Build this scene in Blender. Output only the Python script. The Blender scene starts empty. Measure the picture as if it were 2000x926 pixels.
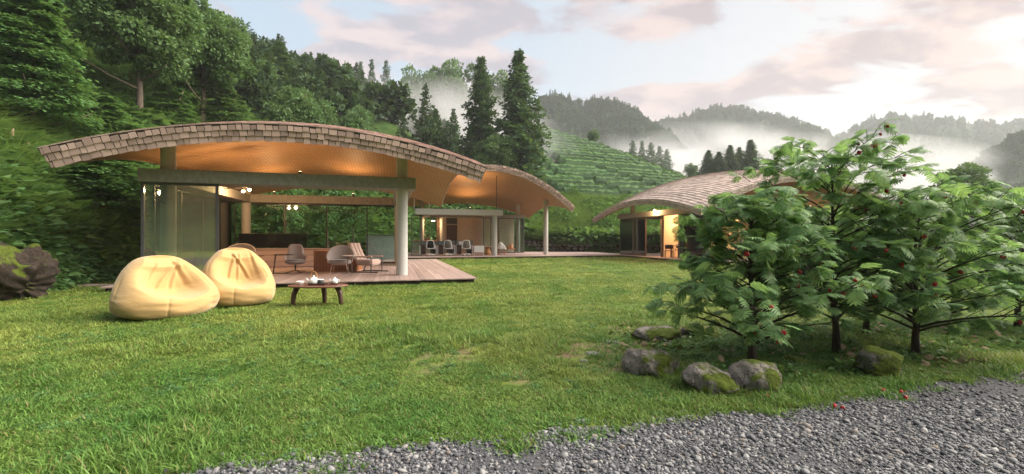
import bpy, math, random
import numpy as np
from mathutils import Vector, Matrix, Euler

rng = np.random.default_rng(7)
random.seed(7)
SC = bpy.context.scene
COL = SC.collection
R = math.radians
PI = math.pi

# ------------------------------------------------------------------ camera, world, sun, exposure
EYE, F, HOR = 1.35, 860.0, 465.0          # eye height, focal length (in px of a 2000 px wide frame), horizon row
cam = bpy.data.cameras.new("camera")
cam.sensor_width = 36.0
cam.lens = 36.0 * F / 2000.0
cam.shift_y = (HOR - 463.0) / 2000.0
cam.clip_start, cam.clip_end = 0.1, 6000.0
camo = bpy.data.objects.new("camera", cam)
COL.objects.link(camo)
camo.location = (0, 0, EYE)
camo.rotation_euler = (R(90), 0, 0)
SC.camera = camo

SUN_EL, SUN_AZ = R(40), R(86)              # azimuth measured from the view axis (+Y) towards +X
W = bpy.data.worlds.new("World")
SC.world = W
W.use_nodes = True
nt = W.node_tree
nt.nodes.clear()
def N(t, typ, **kw):
    n = t.nodes.new(typ)
    for k, v in kw.items():
        setattr(n, k, v)
    return n
def L(t, a, b):
    t.links.new(a, b)
def math_(t, op, a, b=None, c=None, clamp=False):
    n = N(t, 'ShaderNodeMath', operation=op, use_clamp=clamp)
    for i, x in enumerate((a, b, c)):
        if x is None:
            continue
        if hasattr(x, 'is_linked'):
            L(t, x, n.inputs[i])
        else:
            n.inputs[i].default_value = x
    return n.outputs[0]
def mixc(t, fac, a, b, blend='MIX'):
    n = N(t, 'ShaderNodeMix', data_type='RGBA', blend_type=blend)
    for i, x in ((0, fac), (6, a), (7, b)):
        if hasattr(x, 'is_linked'):
            L(t, x, n.inputs[i])
        elif i == 0:
            n.inputs[0].default_value = x
        else:
            n.inputs[i].default_value = (*x[:3], 1)
    return n.outputs[2]
def ramp(t, fac, stops):
    n = N(t, 'ShaderNodeValToRGB')
    cr = n.color_ramp
    while len(cr.elements) < len(stops):
        cr.elements.new(0.5)
    for e, (p, c) in zip(cr.elements, stops):
        e.position = p
        e.color = (*c[:3], 1) if hasattr(c, '__len__') else (c, c, c, 1)
    L(t, fac, n.inputs[0])
    return n.outputs[0]

sky = N(nt, 'ShaderNodeTexSky', sky_type='NISHITA', sun_disc=False)
sky.sun_elevation, sky.sun_rotation = SUN_EL, SUN_AZ
sky.air_density, sky.dust_density, sky.ozone_density = 1.0, 1.5, 1.0
tc = N(nt, 'ShaderNodeTexCoord')
sep = N(nt, 'ShaderNodeSeparateXYZ')
L(nt, tc.outputs['Generated'], sep.inputs[0])
zz = math_(nt, 'MAXIMUM', sep.outputs[2], 0.0)
den = math_(nt, 'ADD', zz, 0.22)
cx = math_(nt, 'DIVIDE', sep.outputs[0], den)
cy = math_(nt, 'DIVIDE', sep.outputs[1], den)
cv = N(nt, 'ShaderNodeCombineXYZ')
L(nt, cx, cv.inputs[0]); L(nt, cy, cv.inputs[1])
def wnoise(scale, detail, rough, off):
    m = N(nt, 'ShaderNodeMapping')
    m.inputs['Location'].default_value = off
    m.inputs['Scale'].default_value = (1.0, 1.5, 1.0)
    L(nt, cv.outputs[0], m.inputs[0])
    n = N(nt, 'ShaderNodeTexNoise')
    n.inputs['Scale'].default_value = scale
    n.inputs['Detail'].default_value = detail
    n.inputs['Roughness'].default_value = rough
    n.inputs['Distortion'].default_value = 0.35
    L(nt, m.outputs[0], n.inputs['Vector'])
    return n.outputs[0]
n1 = wnoise(1.9, 8, 0.57, (3.1, 0.7, 0))
n2 = wnoise(3.2, 7, 0.55, (7.3, 2.2, 0))
cover = ramp(nt, n1, [(0.46, 0.0), (0.525, 1.0)])
thick = ramp(nt, n2, [(0.42, 0.0), (0.54, 1.0)])
# warm side of the sky: direction towards the sunrise glow low on the right
gl = N(nt, 'ShaderNodeVectorMath', operation='DOT_PRODUCT')
L(nt, tc.outputs['Generated'], gl.inputs[0])
gl.inputs[1].default_value = (math.sin(R(56)) * 0.97, math.cos(R(56)) * 0.97, 0.24)
glow = ramp(nt, math_(nt, 'MULTIPLY_ADD', gl.outputs['Value'], 0.5, 0.5), [(0.55, 0.0), (0.80, 0.25), (0.99, 1.0)])
SKYK = 1.0
clearc = mixc(nt, glow, (3.1, 4.0, 4.9), (4.7, 4.4, 4.1))
skyc = mixc(nt, 0.8, sky.outputs[0], clearc)
lit = mixc(nt, glow, (4.7, 3.8, 3.8), (4.5, 3.3, 2.95))
dark = mixc(nt, glow, (2.7, 2.55, 3.0), (2.65, 1.95, 2.05))
cl = mixc(nt, thick, lit, dark)
fin = mixc(nt, math_(nt, 'MULTIPLY', cover, 0.86), skyc, cl)
bg = N(nt, 'ShaderNodeBackground')
bg.inputs[1].default_value = 0.054
L(nt, fin, bg.inputs[0])
wo = N(nt, 'ShaderNodeOutputWorld')
L(nt, bg.outputs[0], wo.inputs[0])

sl = bpy.data.lights.new("sun", 'SUN')
sl.energy, sl.angle, sl.color = 3.3, R(62), (1.0, 0.92, 0.80)
so = bpy.data.objects.new("sun", sl)
COL.objects.link(so)
so.location = (30, 10, 40)
sd = Vector((math.cos(SUN_EL) * math.sin(SUN_AZ), math.cos(SUN_EL) * math.cos(SUN_AZ), math.sin(SUN_EL)))
so.rotation_euler = sd.to_track_quat('Z', 'Y').to_euler()

vs = SC.view_settings
vs.view_transform, vs.look, vs.exposure, vs.gamma, vs.use_curve_mapping = 'Standard', 'None', 1.75, 1.0, False
cy_ = SC.cycles
cy_.use_denoising = True
cy_.max_bounces, cy_.diffuse_bounces, cy_.glossy_bounces, cy_.transmission_bounces = 7, 3, 3, 6
cy_.transparent_max_bounces, cy_.volume_bounces = 12, 1
cy_.volume_step_rate, cy_.volume_max_steps = 4.0, 48
cy_.caustics_reflective = cy_.caustics_refractive = False
cy_.sample_clamp_indirect = 4.0

# ------------------------------------------------------------------ mesh helpers
def mesh_np(name, V, Fc, smooth=False):
    """V (n,3), Fc list of index arrays or (m,k) array"""
    me = bpy.data.meshes.new(name)
    V = np.asarray(V, dtype=np.float32).reshape(-1, 3)
    me.vertices.add(len(V))
    me.vertices.foreach_set('co', V.ravel())
    if isinstance(Fc, np.ndarray):
        m, k = Fc.shape
        loops = Fc.astype(np.int32).ravel()
        starts = np.arange(0, m * k, k, dtype=np.int32)
    else:
        m = len(Fc)
        lens = np.array([len(f) for f in Fc], dtype=np.int32)
        loops = np.concatenate([np.asarray(f, dtype=np.int32) for f in Fc]) if m else np.zeros(0, np.int32)
        starts = np.concatenate([[0], np.cumsum(lens)[:-1]]).astype(np.int32) if m else np.zeros(0, np.int32)
    if m:
        me.loops.add(len(loops))
        me.loops.foreach_set('vertex_index', loops)
        me.polygons.add(m)
        me.polygons.foreach_set('loop_start', starts)
        me.update(calc_edges=True)
        me.polygons.foreach_set('use_smooth', np.full(m, bool(smooth)))
    me.validate()
    return me

class MB:
    def __init__(s):
        s.v, s.f, s.n = [], [], 0
    def add(s, V, Fc):
        V = np.asarray(V, float).reshape(-1, 3)
        s.v.append(V)
        for f in Fc:
            s.f.append([int(i) + s.n for i in f])
        s.n += len(V)
        return s
    def box(s, x0, x1, y0, y1, z0, z1, M=None, bev=0.0):
        V = np.array([[x0, y0, z0], [x1, y0, z0], [x1, y1, z0], [x0, y1, z0], [x0, y0, z1], [x1, y0, z1], [x1, y1, z1], [x0, y1, z1]], float)
        Fc = [[0, 3, 2, 1], [4, 5, 6, 7], [0, 1, 5, 4], [1, 2, 6, 5], [2, 3, 7, 6], [3, 0, 4, 7]]
        if bev > 0:      # bevelled: inset rings top and bottom and chamfered corners
            b = min(bev, (x1 - x0) * .45, (y1 - y0) * .45, (z1 - z0) * .45)
            def ring(i, z):
                return [[x0 + i + b, y0 + i, z], [x1 - i - b, y0 + i, z], [x1 - i, y0 + i + b, z], [x1 - i, y1 - i - b, z],
                        [x1 - i - b, y1 - i, z], [x0 + i + b, y1 - i, z], [x0 + i, y1 - i - b, z], [x0 + i, y0 + i + b, z]]
            V = np.array(ring(b * .7, z0) + ring(0, z0 + b) + ring(0, z1 - b) + ring(b * .7, z1), float)
            Fc = [list(range(7, -1, -1)), list(range(24, 32))]
            for r in range(3):
                for i in range(8):
                    j = (i + 1) % 8
                    Fc.append([r * 8 + i, r * 8 + j, r * 8 + 8 + j, r * 8 + 8 + i])
        if M is not None:
            V = V @ np.array(M.to_3x3()).T + np.array(M.translation)
        return s.add(V, Fc)
    def tube(s, pts, rad, n=8, cap=True):
        pts = np.asarray(pts, float)
        m = len(pts)
        rad = np.full(m, rad) if np.isscalar(rad) else np.asarray(rad, float)
        T = np.gradient(pts, axis=0)
        T /= np.linalg.norm(T, axis=1)[:, None] + 1e-9
        ref = np.array([0, 0, 1.0]) if abs(T[0][2]) < .9 else np.array([1.0, 0, 0])
        V = []
        u = np.cross(T[0], ref); u /= np.linalg.norm(u)
        for i in range(m):
            u = u - T[i] * np.dot(u, T[i]); u /= np.linalg.norm(u) + 1e-9
            w = np.cross(T[i], u)
            a = np.arange(n) / n * 2 * PI
            V.append(pts[i] + rad[i] * (np.cos(a)[:, None] * u + np.sin(a)[:, None] * w))
        V = np.concatenate(V)
        Fc = []
        for i in range(m - 1):
            for j in range(n):
                k = (j + 1) % n
                Fc.append([i * n + j, i * n + k, i * n + n + k, i * n + n + j])
        if cap:
            Fc.append(list(range(n - 1, -1, -1)))
            Fc.append([(m - 1) * n + j for j in range(n)])
        return s.add(V, Fc)
    def cyl(s, x, y, z0, z1, r, n=24, r1=None):
        return s.tube([[x, y, z0], [x, y, z1]], [r, r if r1 is None else r1], n)
    def lathe(s, prof, n=24, c=(0, 0, 0), sx=1.0, sy=1.0):
        V, Fc = [], []
        for r, z in prof:
            a = np.arange(n) / n * 2 * PI
            V.append(np.stack([c[0] + r * np.cos(a) * sx, c[1] + r * np.sin(a) * sy, np.full(n, c[2] + z)], 1))
        m = len(prof)
        for i in range(m - 1):
            for j in range(n):
                k = (j + 1) % n
                Fc.append([i * n + j, i * n + k, i * n + n + k, i * n + n + j])
        if prof[0][0] > 1e-6: Fc.append(list(range(n - 1, -1, -1)))
        if prof[-1][0] > 1e-6: Fc.append([(m - 1) * n + j for j in range(n)])
        return s.add(np.concatenate(V), Fc)
    def grid(s, P, flip=False):
        P = np.asarray(P, float)
        a, b = P.shape[:2]
        Fc = []
        for i in range(a - 1):
            for j in range(b - 1):
                q = [i * b + j, i * b + j + 1, (i + 1) * b + j + 1, (i + 1) * b + j]
                Fc.append(q[::-1] if flip else q)
        return s.add(P.reshape(-1, 3), Fc)
    def slab(s, P, T):
        """closed thick sheet: P grid (a,b,3), T grid of the other side"""
        P, T = np.asarray(P, float), np.asarray(T, float)
        a, b = P.shape[:2]
        s.grid(P, True)
        s.grid(T)
        n0 = s.n - 2 * a * b
        ring = [(0, j) for j in range(b)] + [(i, b - 1) for i in range(1, a)] + [(a - 1, j) for j in range(b - 2, -1, -1)] + [(i, 0) for i in range(a - 2, 0, -1)]
        for k in range(len(ring)):
            (i, j), (p, q) = ring[k], ring[(k + 1) % len(ring)]
            s.f.append([n0 + i * b + j, n0 + p * b + q, n0 + a * b + p * b + q, n0 + a * b + i * b + j])
        return s
    def mesh(s, name, smooth=False):
        return mesh_np(name, np.concatenate(s.v), s.f, smooth)
    def obj(s, name, mat, parent=None, smooth=False, sub=0, bevel=0.0):
        return link(name, s.mesh(name, smooth), mat, parent, sub, bevel)

def link(name, me, mat, parent=None, sub=0, bevel=0.0):
    o = bpy.data.objects.new(name, me)
    COL.objects.link(o)
    if mat is not None and not me.materials:
        me.materials.append(mat)
    if parent is not None:
        o.parent = parent
    if bevel > 0:
        b = o.modifiers.new('bevel', 'BEVEL'); b.width = bevel; b.segments = 2; b.limit_method = 'ANGLE'
    if sub:
        m = o.modifiers.new('sub', 'SUBSURF'); m.levels = m.render_levels = sub
    return o

def tag(o, label=None, cat=None, group=None, kind=None):
    if label: o['label'] = label
    if cat: o['category'] = cat
    if group: o['group'] = group
    if kind: o['kind'] = kind
    return o
def thing(name, label, cat, loc=(0, 0, 0), rz=0.0, group=None):
    o = bpy.data.objects.new(name, None)
    COL.objects.link(o)
    o.empty_display_size = 0.2
    o.location = loc
    o.rotation_euler = (0, 0, rz)
    return tag(o, label, cat, group)
def dup(root, loc, rz=None, label=None, scale=None):
    r = root.copy(); COL.objects.link(r)
    r.location = loc
    if rz is not None: r.rotation_euler = (0, 0, rz)
    if scale is not None: r.scale = scale if hasattr(scale, '__len__') else (scale,) * 3
    if label: r['label'] = label
    for ch in list(root.children):
        c = ch.copy(); COL.objects.link(c); c.parent = r
        for g in list(ch.children):
            d = g.copy(); COL.objects.link(d); d.parent = c
    return r

def at(u, v, z=0.0):
    """ground point (height z) seen at a place of the photograph"""
    Y = (EYE - z) * F / (v - HOR)
    return ((u - 1000) / F * Y, Y, z)
def ux(u, Y):
    return (u - 1000) / F * Y
def vz(v, Y):
    return EYE + (HOR - v) / F * Y

# ------------------------------------------------------------------ materials
def newmat(name):
    m = bpy.data.materials.new(name)
    m.use_nodes = True
    t = m.node_tree
    t.nodes.clear()
    return m, t
def noise(t, vec, scale, detail=4, rough=.55, dist=0.0):
    n = N(t, 'ShaderNodeTexNoise')
    n.inputs['Scale'].default_value = scale
    n.inputs['Detail'].default_value = detail
    n.inputs['Roughness'].default_value = rough
    n.inputs['Distortion'].default_value = dist
    L(t, vec, n.inputs['Vector'])
    return n.outputs[0]
def coords(t, kind='Object', scale=(1, 1, 1)):
    if kind == 'World':
        o = N(t, 'ShaderNodeNewGeometry').outputs['Position']
    else:
        o = N(t, 'ShaderNodeTexCoord').outputs[kind]
    if scale != (1, 1, 1):
        m = N(t, 'ShaderNodeMapping')
        m.inputs['Scale'].default_value = scale
        L(t, o, m.inputs[0]); o = m.outputs[0]
    return o
def finish(t, col, rough=.6, bumpv=None, bump=.3, bdist=.02, spec=.3, metal=0.0, emit=None, estr=0.0, transl=0.0, tcol=None, sheen=0.0, coat=0.0):
    p = N(t, 'ShaderNodeBsdfPrincipled')
    if hasattr(col, 'is_linked'): L(t, col, p.inputs['Base Color'])
    else: p.inputs['Base Color'].default_value = (*col, 1)
    if hasattr(rough, 'is_linked'): L(t, rough, p.inputs['Roughness'])
    else: p.inputs['Roughness'].default_value = rough
    p.inputs['Specular IOR Level'].default_value = spec
    p.inputs['Metallic'].default_value = metal
    p.inputs['Coat Weight'].default_value = coat
    if sheen: p.inputs['Sheen Weight'].default_value = sheen
    if emit:
        p.inputs['Emission Color'].default_value = (*emit, 1)
        p.inputs['Emission Strength'].default_value = estr
    if bumpv is not None:
        b = N(t, 'ShaderNodeBump')
        b.inputs['Strength'].default_value = bump
        b.inputs['Distance'].default_value = bdist
        L(t, bumpv, b.inputs['Height'])
        L(t, b.outputs[0], p.inputs['Normal'])
    out = p.outputs[0]
    if transl > 0:
        tr = N(t, 'ShaderNodeBsdfTranslucent')
        c = tcol if tcol is not None else col
        if hasattr(c, 'is_linked'): L(t, c, tr.inputs[0])
        else: tr.inputs[0].default_value = (*c, 1)
        mx = N(t, 'ShaderNodeMixShader')
        mx.inputs[0].default_value = transl
        L(t, out, mx.inputs[1]); L(t, tr.outputs[0], mx.inputs[2])
        out = mx.outputs[0]
    o = N(t, 'ShaderNodeOutputMaterial')
    L(t, out, o.inputs[0])
def rnd(t, a=1.0, b=1.0):
    """random per object and per mesh island"""
    g = N(t, 'ShaderNodeNewGeometry').outputs['Random Per Island']
    o = N(t, 'ShaderNodeObjectInfo').outputs['Random']
    return math_(t, 'FRACT', math_(t, 'ADD', math_(t, 'MULTIPLY', g, 3.17), math_(t, 'MULTIPLY', o, 7.31)))
def pm(name, c1, c2=None, rough=.6, scale=6.0, stretch=(1, 1, 1), bump=.25, bdist=.01, spec=.3, metal=0.0, kind='Object', var=0.0, bscale=None, detail=5, sheen=0.0, coat=0.0):
    m, t = newmat(name)
    v = coords(t, kind, stretch)
    n = noise(t, v, scale, detail, .6)
    c2 = c2 or tuple(x * .7 for x in c1)
    col = mixc(t, ramp(t, n, [(.3, 0.0), (.7, 1.0)]), c1, c2)
    if var:
        k = math_(t, 'MULTIPLY_ADD', rnd(t), 2 * var, 1 - var)
        hs = N(t, 'ShaderNodeHueSaturation')
        L(t, k, hs.inputs['Value']); L(t, col, hs.inputs['Color'])
        col = hs.outputs[0]
    nb = n if bscale is None else noise(t, v, bscale, 3, .6)
    finish(t, col, rough, nb if bump else None, bump, bdist, spec, metal, sheen=sheen, coat=coat)
    return m
def leafmat(name, c1, c2, transl=.35, rough=.5, spec=.3, wscale=.25, var=.35, warm=None):
    m, t = newmat(name)
    r = rnd(t)
    w = noise(t, coords(t, 'World'), wscale, 3, .6)
    f = math_(t, 'ADD', math_(t, 'MULTIPLY', r, .6), math_(t, 'MULTIPLY_ADD', w, 1.2, -.4), clamp=True)
    col = mixc(t, f, c1, c2)
    hs = N(t, 'ShaderNodeHueSaturation')
    r2 = math_(t, 'FRACT', math_(t, 'MULTIPLY', r, 17.3))
    L(t, math_(t, 'MULTIPLY_ADD', r2, 2 * var, 1 - var), hs.inputs['Value'])
    L(t, col, hs.inputs['Color'])
    col = hs.outputs[0]
    tcol = mixc(t, .45, col, (.22, .34, .04))
    finish(t, col, rough, spec=spec, transl=transl, tcol=tcol)
    return m

M = {}
M['concrete'] = pm('fair_faced_concrete', (.30, .295, .27), (.21, .205, .185), .75, 9, (1, 1, .6), .25, .004, bscale=60)
M['concrete_pale'] = pm('pale_speckled_concrete', (.55, .545, .52), (.40, .395, .37), .7, 40, bump=.3, bdist=.003, bscale=120)
M['metal_dark'] = pm('dark_grey_aluminium', (.085, .085, .088), (.06, .06, .062), .45, 20, bump=0, spec=.5)
M['metal_black'] = pm('blackened_steel', (.03, .025, .022), (.02, .018, .016), .4, 20, bump=0, spec=.5)
M['bronze'] = pm('brown_timber_mullion', (.17, .11, .075), (.12, .08, .055), .5, 20, (1, 1, .1), bump=.1)
M['shingle'] = pm('weathered_cedar_shingle', (.55, .395, .345), (.385, .27, .24), .85, 26, (1, 1, .12), .5, .008, spec=.15, var=.30, bscale=45)
M['underlay'] = pm('dark_roofing_underlay', (.05, .038, .03), (.035, .026, .02), .9, 8, bump=.2)
M['shingle_grey'] = pm('silvered_cedar_shingle', (.54, .435, .38), (.40, .315, .27), .85, 26, (1, 1, .12), .5, .008, spec=.15, var=.25, bscale=45)
M['deck'] = pm('weathered_deck_board', (.40, .295, .262), (.28, .20, .175), .6, 14, (3, .25, 1), .3, .004, spec=.3, var=.18, bscale=30)
M['deck_pale'] = pm('pale_deck_board', (.46, .345, .315), (.36, .265, .24), .6, 14, (3, .25, 1), .3, .004, spec=.3, var=.12, bscale=30)
M['walnut'] = pm('oiled_walnut', (.20, .085, .055), (.12, .05, .034), .4, 10, (.25, 3, 3), .2, .003, spec=.5, bscale=30)
M['walnut_dark'] = pm('dark_walnut', (.085, .04, .03), (.05, .025, .02), .45, 12, (3, 3, .3), .2, .003, spec=.5)
M['oak'] = pm('orange_oak', (.64, .31, .17), (.52, .24, .12), .5, 14, (3, 3, .3), .2, .003)
M['plaster'] = pm('beige_plaster', (.50, .40, .32), (.44, .35, .28), .8, 3, bump=.1)
M['plaster_warm'] = pm('warm_plaster', (.62, .48, .36), (.56, .43, .32), .8, 3, bump=.1)
M['brown'] = pm('brown_door', (.13, .085, .06), (.10, .065, .045), .6, 10, bump=.1)
M['white'] = pm('white_enamel', (.78, .78, .76), (.72, .72, .70), .35, 6, bump=0, spec=.5)
M['porcelain'] = pm('white_porcelain', (.80, .80, .78), (.76, .76, .74), .18, 6, bump=0, spec=.6, coat=.3)
M['charcoal_clay'] = pm('charcoal_clay', (.07, .075, .075), (.05, .05, .052), .5, 20, bump=.1)
M['rattan'] = pm('honey_rattan', (.55, .28, .10), (.42, .20, .07), .5, 60, bump=.3, bdist=.002)
M['felt'] = pm('taupe_felt', (.40, .33, .31), (.35, .285, .265), .9, 90, bump=.25, bdist=.002, sheen=.3)
M['felt_pink'] = pm('rose_beige_felt', (.52, .37, .31), (.46, .32, .27), .9, 90, bump=.25, bdist=.002, sheen=.3)
M['cushion'] = pm('grey_cushion', (.20, .185, .18), (.16, .15, .145), .9, 90, bump=.25, bdist=.002, sheen=.3)
M['screen'] = pm('black_glass_screen', (.006, .006, .007), (.006, .006, .007), .12, 3, bump=0, spec=.5)
M['stone'] = pm('grey_field_stone', (.26, .25, .235), (.13, .125, .115), .85, 5, bump=.8, bdist=.03, var=.25, bscale=14)
M['panel_blue'] = pm('blue_grey_panel', (.22, .29, .31), (.19, .26, .28), .4, 4, bump=0)
M['mesh_grey'] = pm('grey_mesh_fabric', (.16, .14, .125), (.12, .105, .095), .9, 120, bump=.2, bdist=.002)
M['mesh_black'] = pm('black_mesh_fabric', (.012, .012, .012), (.01, .01, .01), .9, 120, bump=.1, bdist=.002)
M['bark'] = pm('grey_brown_bark', (.17, .13, .10), (.085, .062, .047), .9, 8, (4, 4, .6), .8, .02, bscale=16)
M['bark_dark'] = pm('dark_wet_bark', (.065, .045, .034), (.032, .023, .018), .8, 14, (4, 4, .6), .8, .008, bscale=30)
M['snag'] = pm('bleached_dead_wood', (.42, .31, .21), (.24, .16, .10), .85, 10, (4, 4, .4), .6, .02)
M['red'] = pm('crimson_petal', (.52, .03, .035), (.33, .012, .02), .5, 30, bump=.1, var=.3)
M['soil'] = pm('dark_soil', (.05, .036, .025), (.03, .022, .016), .95, 8, bump=.8, bdist=.03)

def glass(name, tint=(.86, .9, .87), refl=.10, film=0.0):
    m, t = newmat(name)
    tr = N(t, 'ShaderNodeBsdfTransparent'); tr.inputs[0].default_value = (*tint, 1)
    gl_ = N(t, 'ShaderNodeBsdfGlossy'); gl_.inputs['Roughness'].default_value = .03
    gl_.inputs[0].default_value = (.9, .93, .9, 1)
    fr = N(t, 'ShaderNodeFresnel'); fr.inputs[0].default_value = 1.45
    f = math_(t, 'MULTIPLY_ADD', fr.outputs[0], 1.3, refl - .04, clamp=True)
    mx = N(t, 'ShaderNodeMixShader')
    L(t, f, mx.inputs[0]); L(t, tr.outputs[0], mx.inputs[1]); L(t, gl_.outputs[0], mx.inputs[2])
    out = mx.outputs[0]
    if film:        # a pale milky film over the pane
        df = N(t, 'ShaderNodeBsdfDiffuse'); df.inputs[0].default_value = (.6, .62, .52, 1)
        tl = N(t, 'ShaderNodeBsdfTranslucent'); tl.inputs[0].default_value = (.6, .62, .52, 1)
        a1 = N(t, 'ShaderNodeAddShader'); L(t, df.outputs[0], a1.inputs[0]); L(t, tl.outputs[0], a1.inputs[1])
        m2 = N(t, 'ShaderNodeMixShader'); m2.inputs[0].default_value = film
        L(t, out, m2.inputs[1]); L(t, a1.outputs[0], m2.inputs[2]); out = m2.outputs[0]
    o = N(t, 'ShaderNodeOutputMaterial'); L(t, out, o.inputs[0])
    return m
M['glass'] = glass('window_glass', (.84, .89, .84), .20, .07)
M['glass_clear'] = glass('clear_window_glass', (.86, .9, .87), .05)
M['glass_dark'] = glass('tinted_window_glass', (.82, .86, .82), .05)
def emis(name, c, s):
    m, t = newmat(name)
    e = N(t, 'ShaderNodeEmission'); e.inputs[0].default_value = (*c, 1); e.inputs[1].default_value = s
    o = N(t, 'ShaderNodeOutputMaterial'); L(t, e.outputs[0], o.inputs[0])
    return m
M['bulb'] = emis('glowing_bulb', (1, .62, .28), 14)
M['bulb_soft'] = emis('soft_glowing_shade', (1, .68, .36), 4)

# soffit: thin timber strips in two crossing directions
def soffit_mat():
    m, t = newmat('timber_strip_soffit')
    v = coords(t, 'Object')
    sp = N(t, 'ShaderNodeSeparateXYZ'); L(t, v, sp.inputs[0])
    wob = noise(t, v, 1.5, 3)
    def lines(o, p, th):
        k = math_(t, 'FRACT', math_(t, 'DIVIDE', math_(t, 'MULTIPLY_ADD', wob, .12, o), p))
        return math_(t, 'LESS_THAN', k, th)
    a = lines(sp.outputs[0], .13, .13); b = lines(sp.outputs[1], .30, .09)
    ln = math_(t, 'MAXIMUM', a, b)
    cell = N(t, 'ShaderNodeTexVoronoi'); cell.inputs['Scale'].default_value = 3.0
    mp = N(t, 'ShaderNodeMapping'); mp.inputs['Scale'].default_value = (3.3, 1.4, .01)
    L(t, v, mp.inputs[0]); L(t, mp.outputs[0], cell.inputs['Vector'])
    base = mixc(t, noise(t, v, 3.0, 4), (.40, .235, .115), (.52, .325, .175))
    base = mixc(t, math_(t, 'MULTIPLY', cell.outputs['Color'], .35), base, (.36, .17, .065))
    col = mixc(t, math_(t, 'MULTIPLY', ln, .6), base, (.13, .06, .025))
    finish(t, col, .55, math_(t, 'SUBTRACT', 1.0, ln), .4, .006, spec=.25)
    return m
M['soffit'] = soffit_mat()

# lawn, gravel and hillside soil
def lawn_mat():
    m, t = newmat('mown_lawn')
    v = coords(t, 'World')
    big = noise(t, v, .35, 4, .6)
    fine = noise(t, v, 18, 5, .7)
    mid = noise(t, v, 2.2, 5, .65)
    col = mixc(t, ramp(t, big, [(.35, 0.), (.65, 1.)]), (.14, .21, .04), (.25, .29, .065))
    col = mixc(t, ramp(t, fine, [(.35, .65), (.65, 0.)]), col, (.05, .085, .016))
    bare = math_(t, 'MULTIPLY', ramp(t, mid, [(.58, 0.), (.68, .8)]), ramp(t, big, [(.44, 0.), (.58, 1.)]))
    # worn earth in the middle of the lawn and dark litter under the flowering trees
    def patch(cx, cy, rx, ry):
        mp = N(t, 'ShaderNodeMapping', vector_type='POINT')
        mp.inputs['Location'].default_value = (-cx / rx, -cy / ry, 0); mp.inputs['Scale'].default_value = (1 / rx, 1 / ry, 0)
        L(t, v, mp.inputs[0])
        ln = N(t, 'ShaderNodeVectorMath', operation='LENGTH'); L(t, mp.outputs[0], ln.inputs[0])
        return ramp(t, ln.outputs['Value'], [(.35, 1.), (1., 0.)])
    worn = math_(t, 'MULTIPLY', patch(.5, 5.0, 2.6, 1.5), ramp(t, mid, [(.42, 0.), (.56, 1.)]))
    col = mixc(t, math_(t, 'MAXIMUM', bare, worn), col, (.19, .14, .085))
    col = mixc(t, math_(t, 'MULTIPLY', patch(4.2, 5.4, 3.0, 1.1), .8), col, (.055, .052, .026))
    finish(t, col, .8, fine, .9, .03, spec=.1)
    return m
M['lawn'] = lawn_mat()
def grass_mat():
    m, t = newmat('grass_blade')
    v = coords(t, 'World')
    r = rnd(t)
    big = noise(t, v, .35, 4, .6)
    mid = noise(t, v, 1.3, 4, .65)
    col = mixc(t, ramp(t, big, [(.35, 0.), (.65, 1.)]), (.15, .245, .042), (.33, .365, .085))
    sy = N(t, 'ShaderNodeSeparateXYZ'); L(t, v, sy.inputs[0])
    lush = ramp(t, math_(t, 'DIVIDE', sy.outputs[1], 10.0), [(.25, .6), (.6, 0.)])      # coarser greener sward towards the path
    col = mixc(t, lush, col, (.075, .215, .04))
    col = mixc(t, ramp(t, mid, [(.35, .55), (.6, 0.)]), col, (.055, .19, .035))
    col = mixc(t, math_(t, 'MULTIPLY', math_(t, 'GREATER_THAN', r, .93), .8), col, (.30, .24, .10))
    hs = N(t, 'ShaderNodeHueSaturation')
    L(t, math_(t, 'MULTIPLY_ADD', math_(t, 'FRACT', math_(t, 'MULTIPLY', r, 9.7)), .7, .65), hs.inputs['Value'])
    L(t, col, hs.inputs['Color'])
    finish(t, hs.outputs[0], .5, spec=.25, transl=.35)
    return m
M['grass'] = grass_mat()
def gravel_mat(bed):
    m, t = newmat('slate_gravel_bed' if bed else 'slate_gravel_stone')
    v = coords(t, 'World')
    if bed:
        vo = N(t, 'ShaderNodeTexVoronoi'); vo.inputs['Scale'].default_value = 70
        L(t, v, vo.inputs['Vector'])
        col = mixc(t, vo.outputs['Color'], (.045, .046, .05), (.10, .10, .108))
        col = mixc(t, ramp(t, noise(t, v, 1.1, 4), [(.5, 0.), (.7, .5)]), col, (.075, .066, .055))
        finish(t, col, .85, vo.outputs['Distance'], -1.0, .012, spec=.2)
    else:
        r = rnd(t)
        col = ramp(t, r, [(0., (.055, .057, .062)), (.4, (.12, .122, .13)), (.75, (.22, .22, .225)), (.92, (.40, .395, .385)), (1., (.22, .17, .13))])
        n = noise(t, coords(t, 'Object'), 40, 4)
        col = mixc(t, math_(t, 'MULTIPLY', n, .5), col, (.07, .072, .08))
        finish(t, col, .7, n, .4, .004, spec=.3)
    return m
M['gravel_bed'] = gravel_mat(True)
M['gravel'] = gravel_mat(False)
def forest_floor_mat():
    m, t = newmat('dark_forest_floor')
    v = coords(t, 'World')
    a = noise(t, v, .12, 5, .65); b = noise(t, v, 1.2, 5, .7)
    col = mixc(t, ramp(t, a, [(.35, 0.), (.65, 1.)]), (.030, .052, .026), (.052, .085, .036))
    col = mixc(t, ramp(t, b, [(.35, .6), (.6, 0.)]), col, (.018, .028, .014))
    finish(t, col, .9, b, 1.0, .8, spec=.05)
    return m
M['forest_floor'] = forest_floor_mat()
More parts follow.
